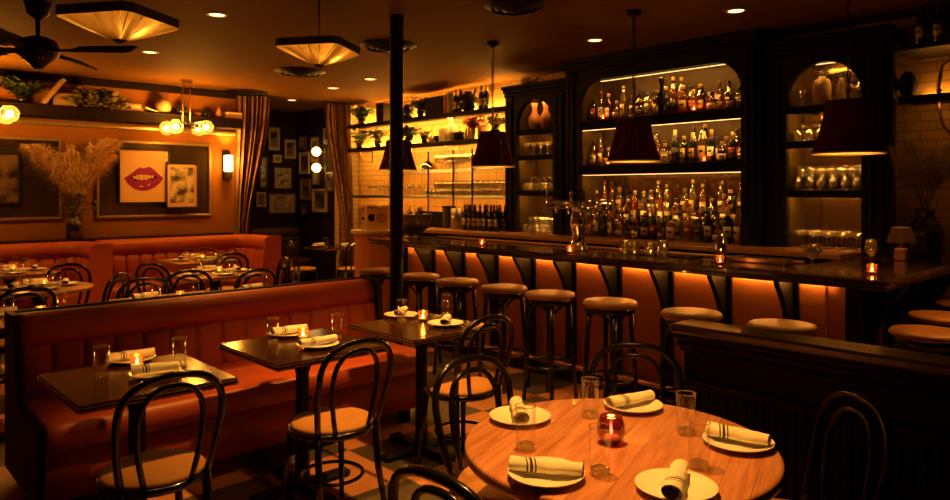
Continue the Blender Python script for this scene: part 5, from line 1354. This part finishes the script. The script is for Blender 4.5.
for px, u, lb, h in ((576, 4.55, 'right of the tap candle', .075), (625, 4.62, 'leftmost of the cluster below the middle lamp', .11), (634, 4.66, 'middle of the cluster below the middle lamp', .10), (650, 4.68, 'patterned, right of the cluster below the middle lamp', .10), (663, 4.60, 'tallest and rightmost of the cluster below the middle lamp', .13)):
    solo('mixing_glass', B().lathe([(0, 0), (.038, 0), (.042, .006), (.040, h), (.037, h), (.037, .012), (0, .011)], 22), m_glowglass, 'heavy clear bar glass '+lb, 'glass', (u, vat(px, u), Z), 0, 'bar glasses on the counter')
solo('bar_mat', B().box(-.09, -.32, 0, .09, .32, .010, .004), m_black, 'black rubber bar mat under the tap side glasses', 'mat', (4.77, 3.0, Z))
o = solo('cocktail_shaker', B().lathe([(0, 0), (.038, 0), (.044, .13), (.040, .135), (.034, .17), (.018, .185), (.018, .205), (.016, .21), (0, .212)], 26), m_chrome, 'steel cocktail shaker on the bar behind the middle candle', 'shaker', (4.66, vat(721, 4.66), Z))
t = thing('garnish_goblet', 'stemmed bowl of dark olives on the bar left of the corner candle', 'goblet', (4.66, vat(812, 4.66), Z))
part(t, 'goblet', B().lathe([(0, 0), (.04, 0), (.042, .003), (.008, .008), (.006, .05), (.03, .075), (.062, .12), (.060, .15), (.058, .15), (.058, .12), (.028, .079), (0, .07)], 24), m_glowglass)
ol = B(); r = random.Random(4)
for i in range(26): a = r.random()*6.28; q = .045*math.sqrt(r.random()); ol.sphere((q*cos(a), q*sin(a), .112+.04*r.random()), .012, 8, 6)
o = part(t, 'olives', ol, mat('dark_olives', (.05, .02, .015), .3)); o['kind'] = 'stuff'
GK['wine'].put('lone wine glass on the bar behind the corner candle', (4.76, vat(871, 4.76), Z), 0)
solo('steel_tray', B().box(-.08, -.20, 0, .08, .20, .035, .006), m_steel, 'low steel garnish tray on the bar before the right cabinet', 'tray', (4.785, 2.22, ZB+.0005))
# ice bowl
t = thing('champagne_bowl', 'large silver champagne bowl with bottles at the far end of the bar', 'bowl', (4.66, 5.93, Z))
part(t, 'bowl', B().lathe([(0, 0), (.09, 0), (.095, .01), (.07, .03), (.08, .045), (.15, .09), (.19, .17), (.205, .245), (.212, .25), (.205, .255), (.198, .25), (.18, .17), (.14, .10), (.07, .06), (0, .055)], 40), m_steel)
for dx, dy, ax, ay, lb in ((.05, .08, .15, .5, 'leaning left'), (-.04, -.07, -.1, -.75, 'leaning right'), (.06, -.02, .3, -.2, 'standing at the back')):
    k = _me.get(('wine', 'black', 'cream', 'gold')); o = k.put('champagne bottle in the silver bowl, '+lb, (4.66+dx*.8, 5.93+dy*.8, Z+.075), 0, 'champagne bottles', (-ay*.55, ax*.6, 0), sc=(.9, .9, .9))
# menus on the service counter
for i, (x, y, w, h) in enumerate(((4.98, 7.32, .05, .30), (5.05, 7.24, .13, .32), (5.14, 7.16, .17, .30), (5.31, 7.30, .10, .31))):
    t = thing('menu_card', 'upright cream menu card on the service counter, %s from the left' % ORD[i], 'menu', (x, y, 1.0755), -.62+.08*(i-1.5), 'menu cards')
    part(t, 'card', B().box(-w/2, -.004, 0, w/2, .004, h, .001), m_paper)
    part(t, 'print', B().prism([(.36*w*cos(2*PI*k/24), h*.5+.36*w*sin(2*PI*k/24)) for k in range(24)], lambda p, q: (p[0], -q, p[1]), .0042, .005).box(-w*.35, -.005, h*.86, w*.35, -.0042, h*.90), m_terra if i == 2 else m_winedark)
# corner of the bar: vase and small lamp
x, y = 5.97, 1.53
t = thing('grass_vase', 'black vase of dark dried grasses on the bar by the right wall', 'vase', (x, y, Z))
part(t, 'vase', B().lathe([(0, 0), (.09, 0), (.12, .05), (.125, .15), (.11, .23), (.065, .29), (.055, .33), (.065, .36), (.06, .36), (.045, .32), (0, .20)], 32), m_blackpot)
plumes(t, 8, 12, .80, .42, .25, .6, m_plume2, .06, 380, (.7, 1), .16, .16, .28)
t = thing('table_lamp', 'small table lamp with pleated patterned shade before the dark vase', 'lamp', (5.66, 1.60, Z))
t.scale = (.82, .82, .88)
part(t, 'base', B().box(-.045, -.045, 0, .045, .045, .10, .008), m_terra)
part(t, 'stem', B().lathe([(.010, .10), (.008, .16), (0, .16)], 12), m_brass)
vs = []; fs = []; n = 56
for j in range(2):
    for k in range(n): a = 2*PI*k/n; r = (.115, .068)[j]*(1+(.02 if k % 2 else -.02)); vs.append((r*cos(a), r*sin(a), (.145, .265)[j]))
for k in range(n): fs.append((k, (k+1) % n, n+(k+1) % n, n+k))
part(t, 'pleated_shade', B().add(vs, fs), fabric_shade('patterned_lamp_shade', (.09, .04, .012), .25))
part(t, 'top_trim', B().tube([(.069*cos(2*PI*k/24), .069*sin(2*PI*k/24), .265) for k in range(24)], .004, 6, True), m_white)
part(t, 'bulb', B().sphere((0, 0, .19), .012), m_bulb)
lamp('table_lamp_light', 'POINT', t, (0, 0, .215), .10, GLOW, .02)

# ================================================================== camera, world, colour management
cam = bpy.data.cameras.new('camera'); co = bpy.data.objects.new('camera', cam); C.objects.link(co)
co.location = (0, 0, CAM_Z); co.rotation_euler = (PI/2, 0, -math.atan2(FU, FV))
cam.sensor_width = 36; cam.lens = FOC/950*36; cam.shift_y = -58/950; cam.clip_start = .05
sc = bpy.context.scene; sc.camera = co
w = bpy.data.worlds.new('world'); sc.world = w; w.use_nodes = True
w.node_tree.nodes['Background'].inputs[0].default_value = (.02, .010, .003, 1); w.node_tree.nodes['Background'].inputs[1].default_value = .1
sc.view_settings.view_transform = 'Standard'; sc.view_settings.look = 'None'; sc.view_settings.exposure = 0.0; sc.view_settings.gamma = 1.0
sc.view_settings.use_curve_mapping = False
cy = sc.cycles; cy.max_bounces = 8; cy.diffuse_bounces = 3; cy.glossy_bounces = 4; cy.transparent_max_bounces = 24; cy.transmission_bounces = 4
cy.sample_clamp_indirect = 3.0; cy.use_denoising = True; cy.caustics_reflective = False; cy.caustics_refractive = False
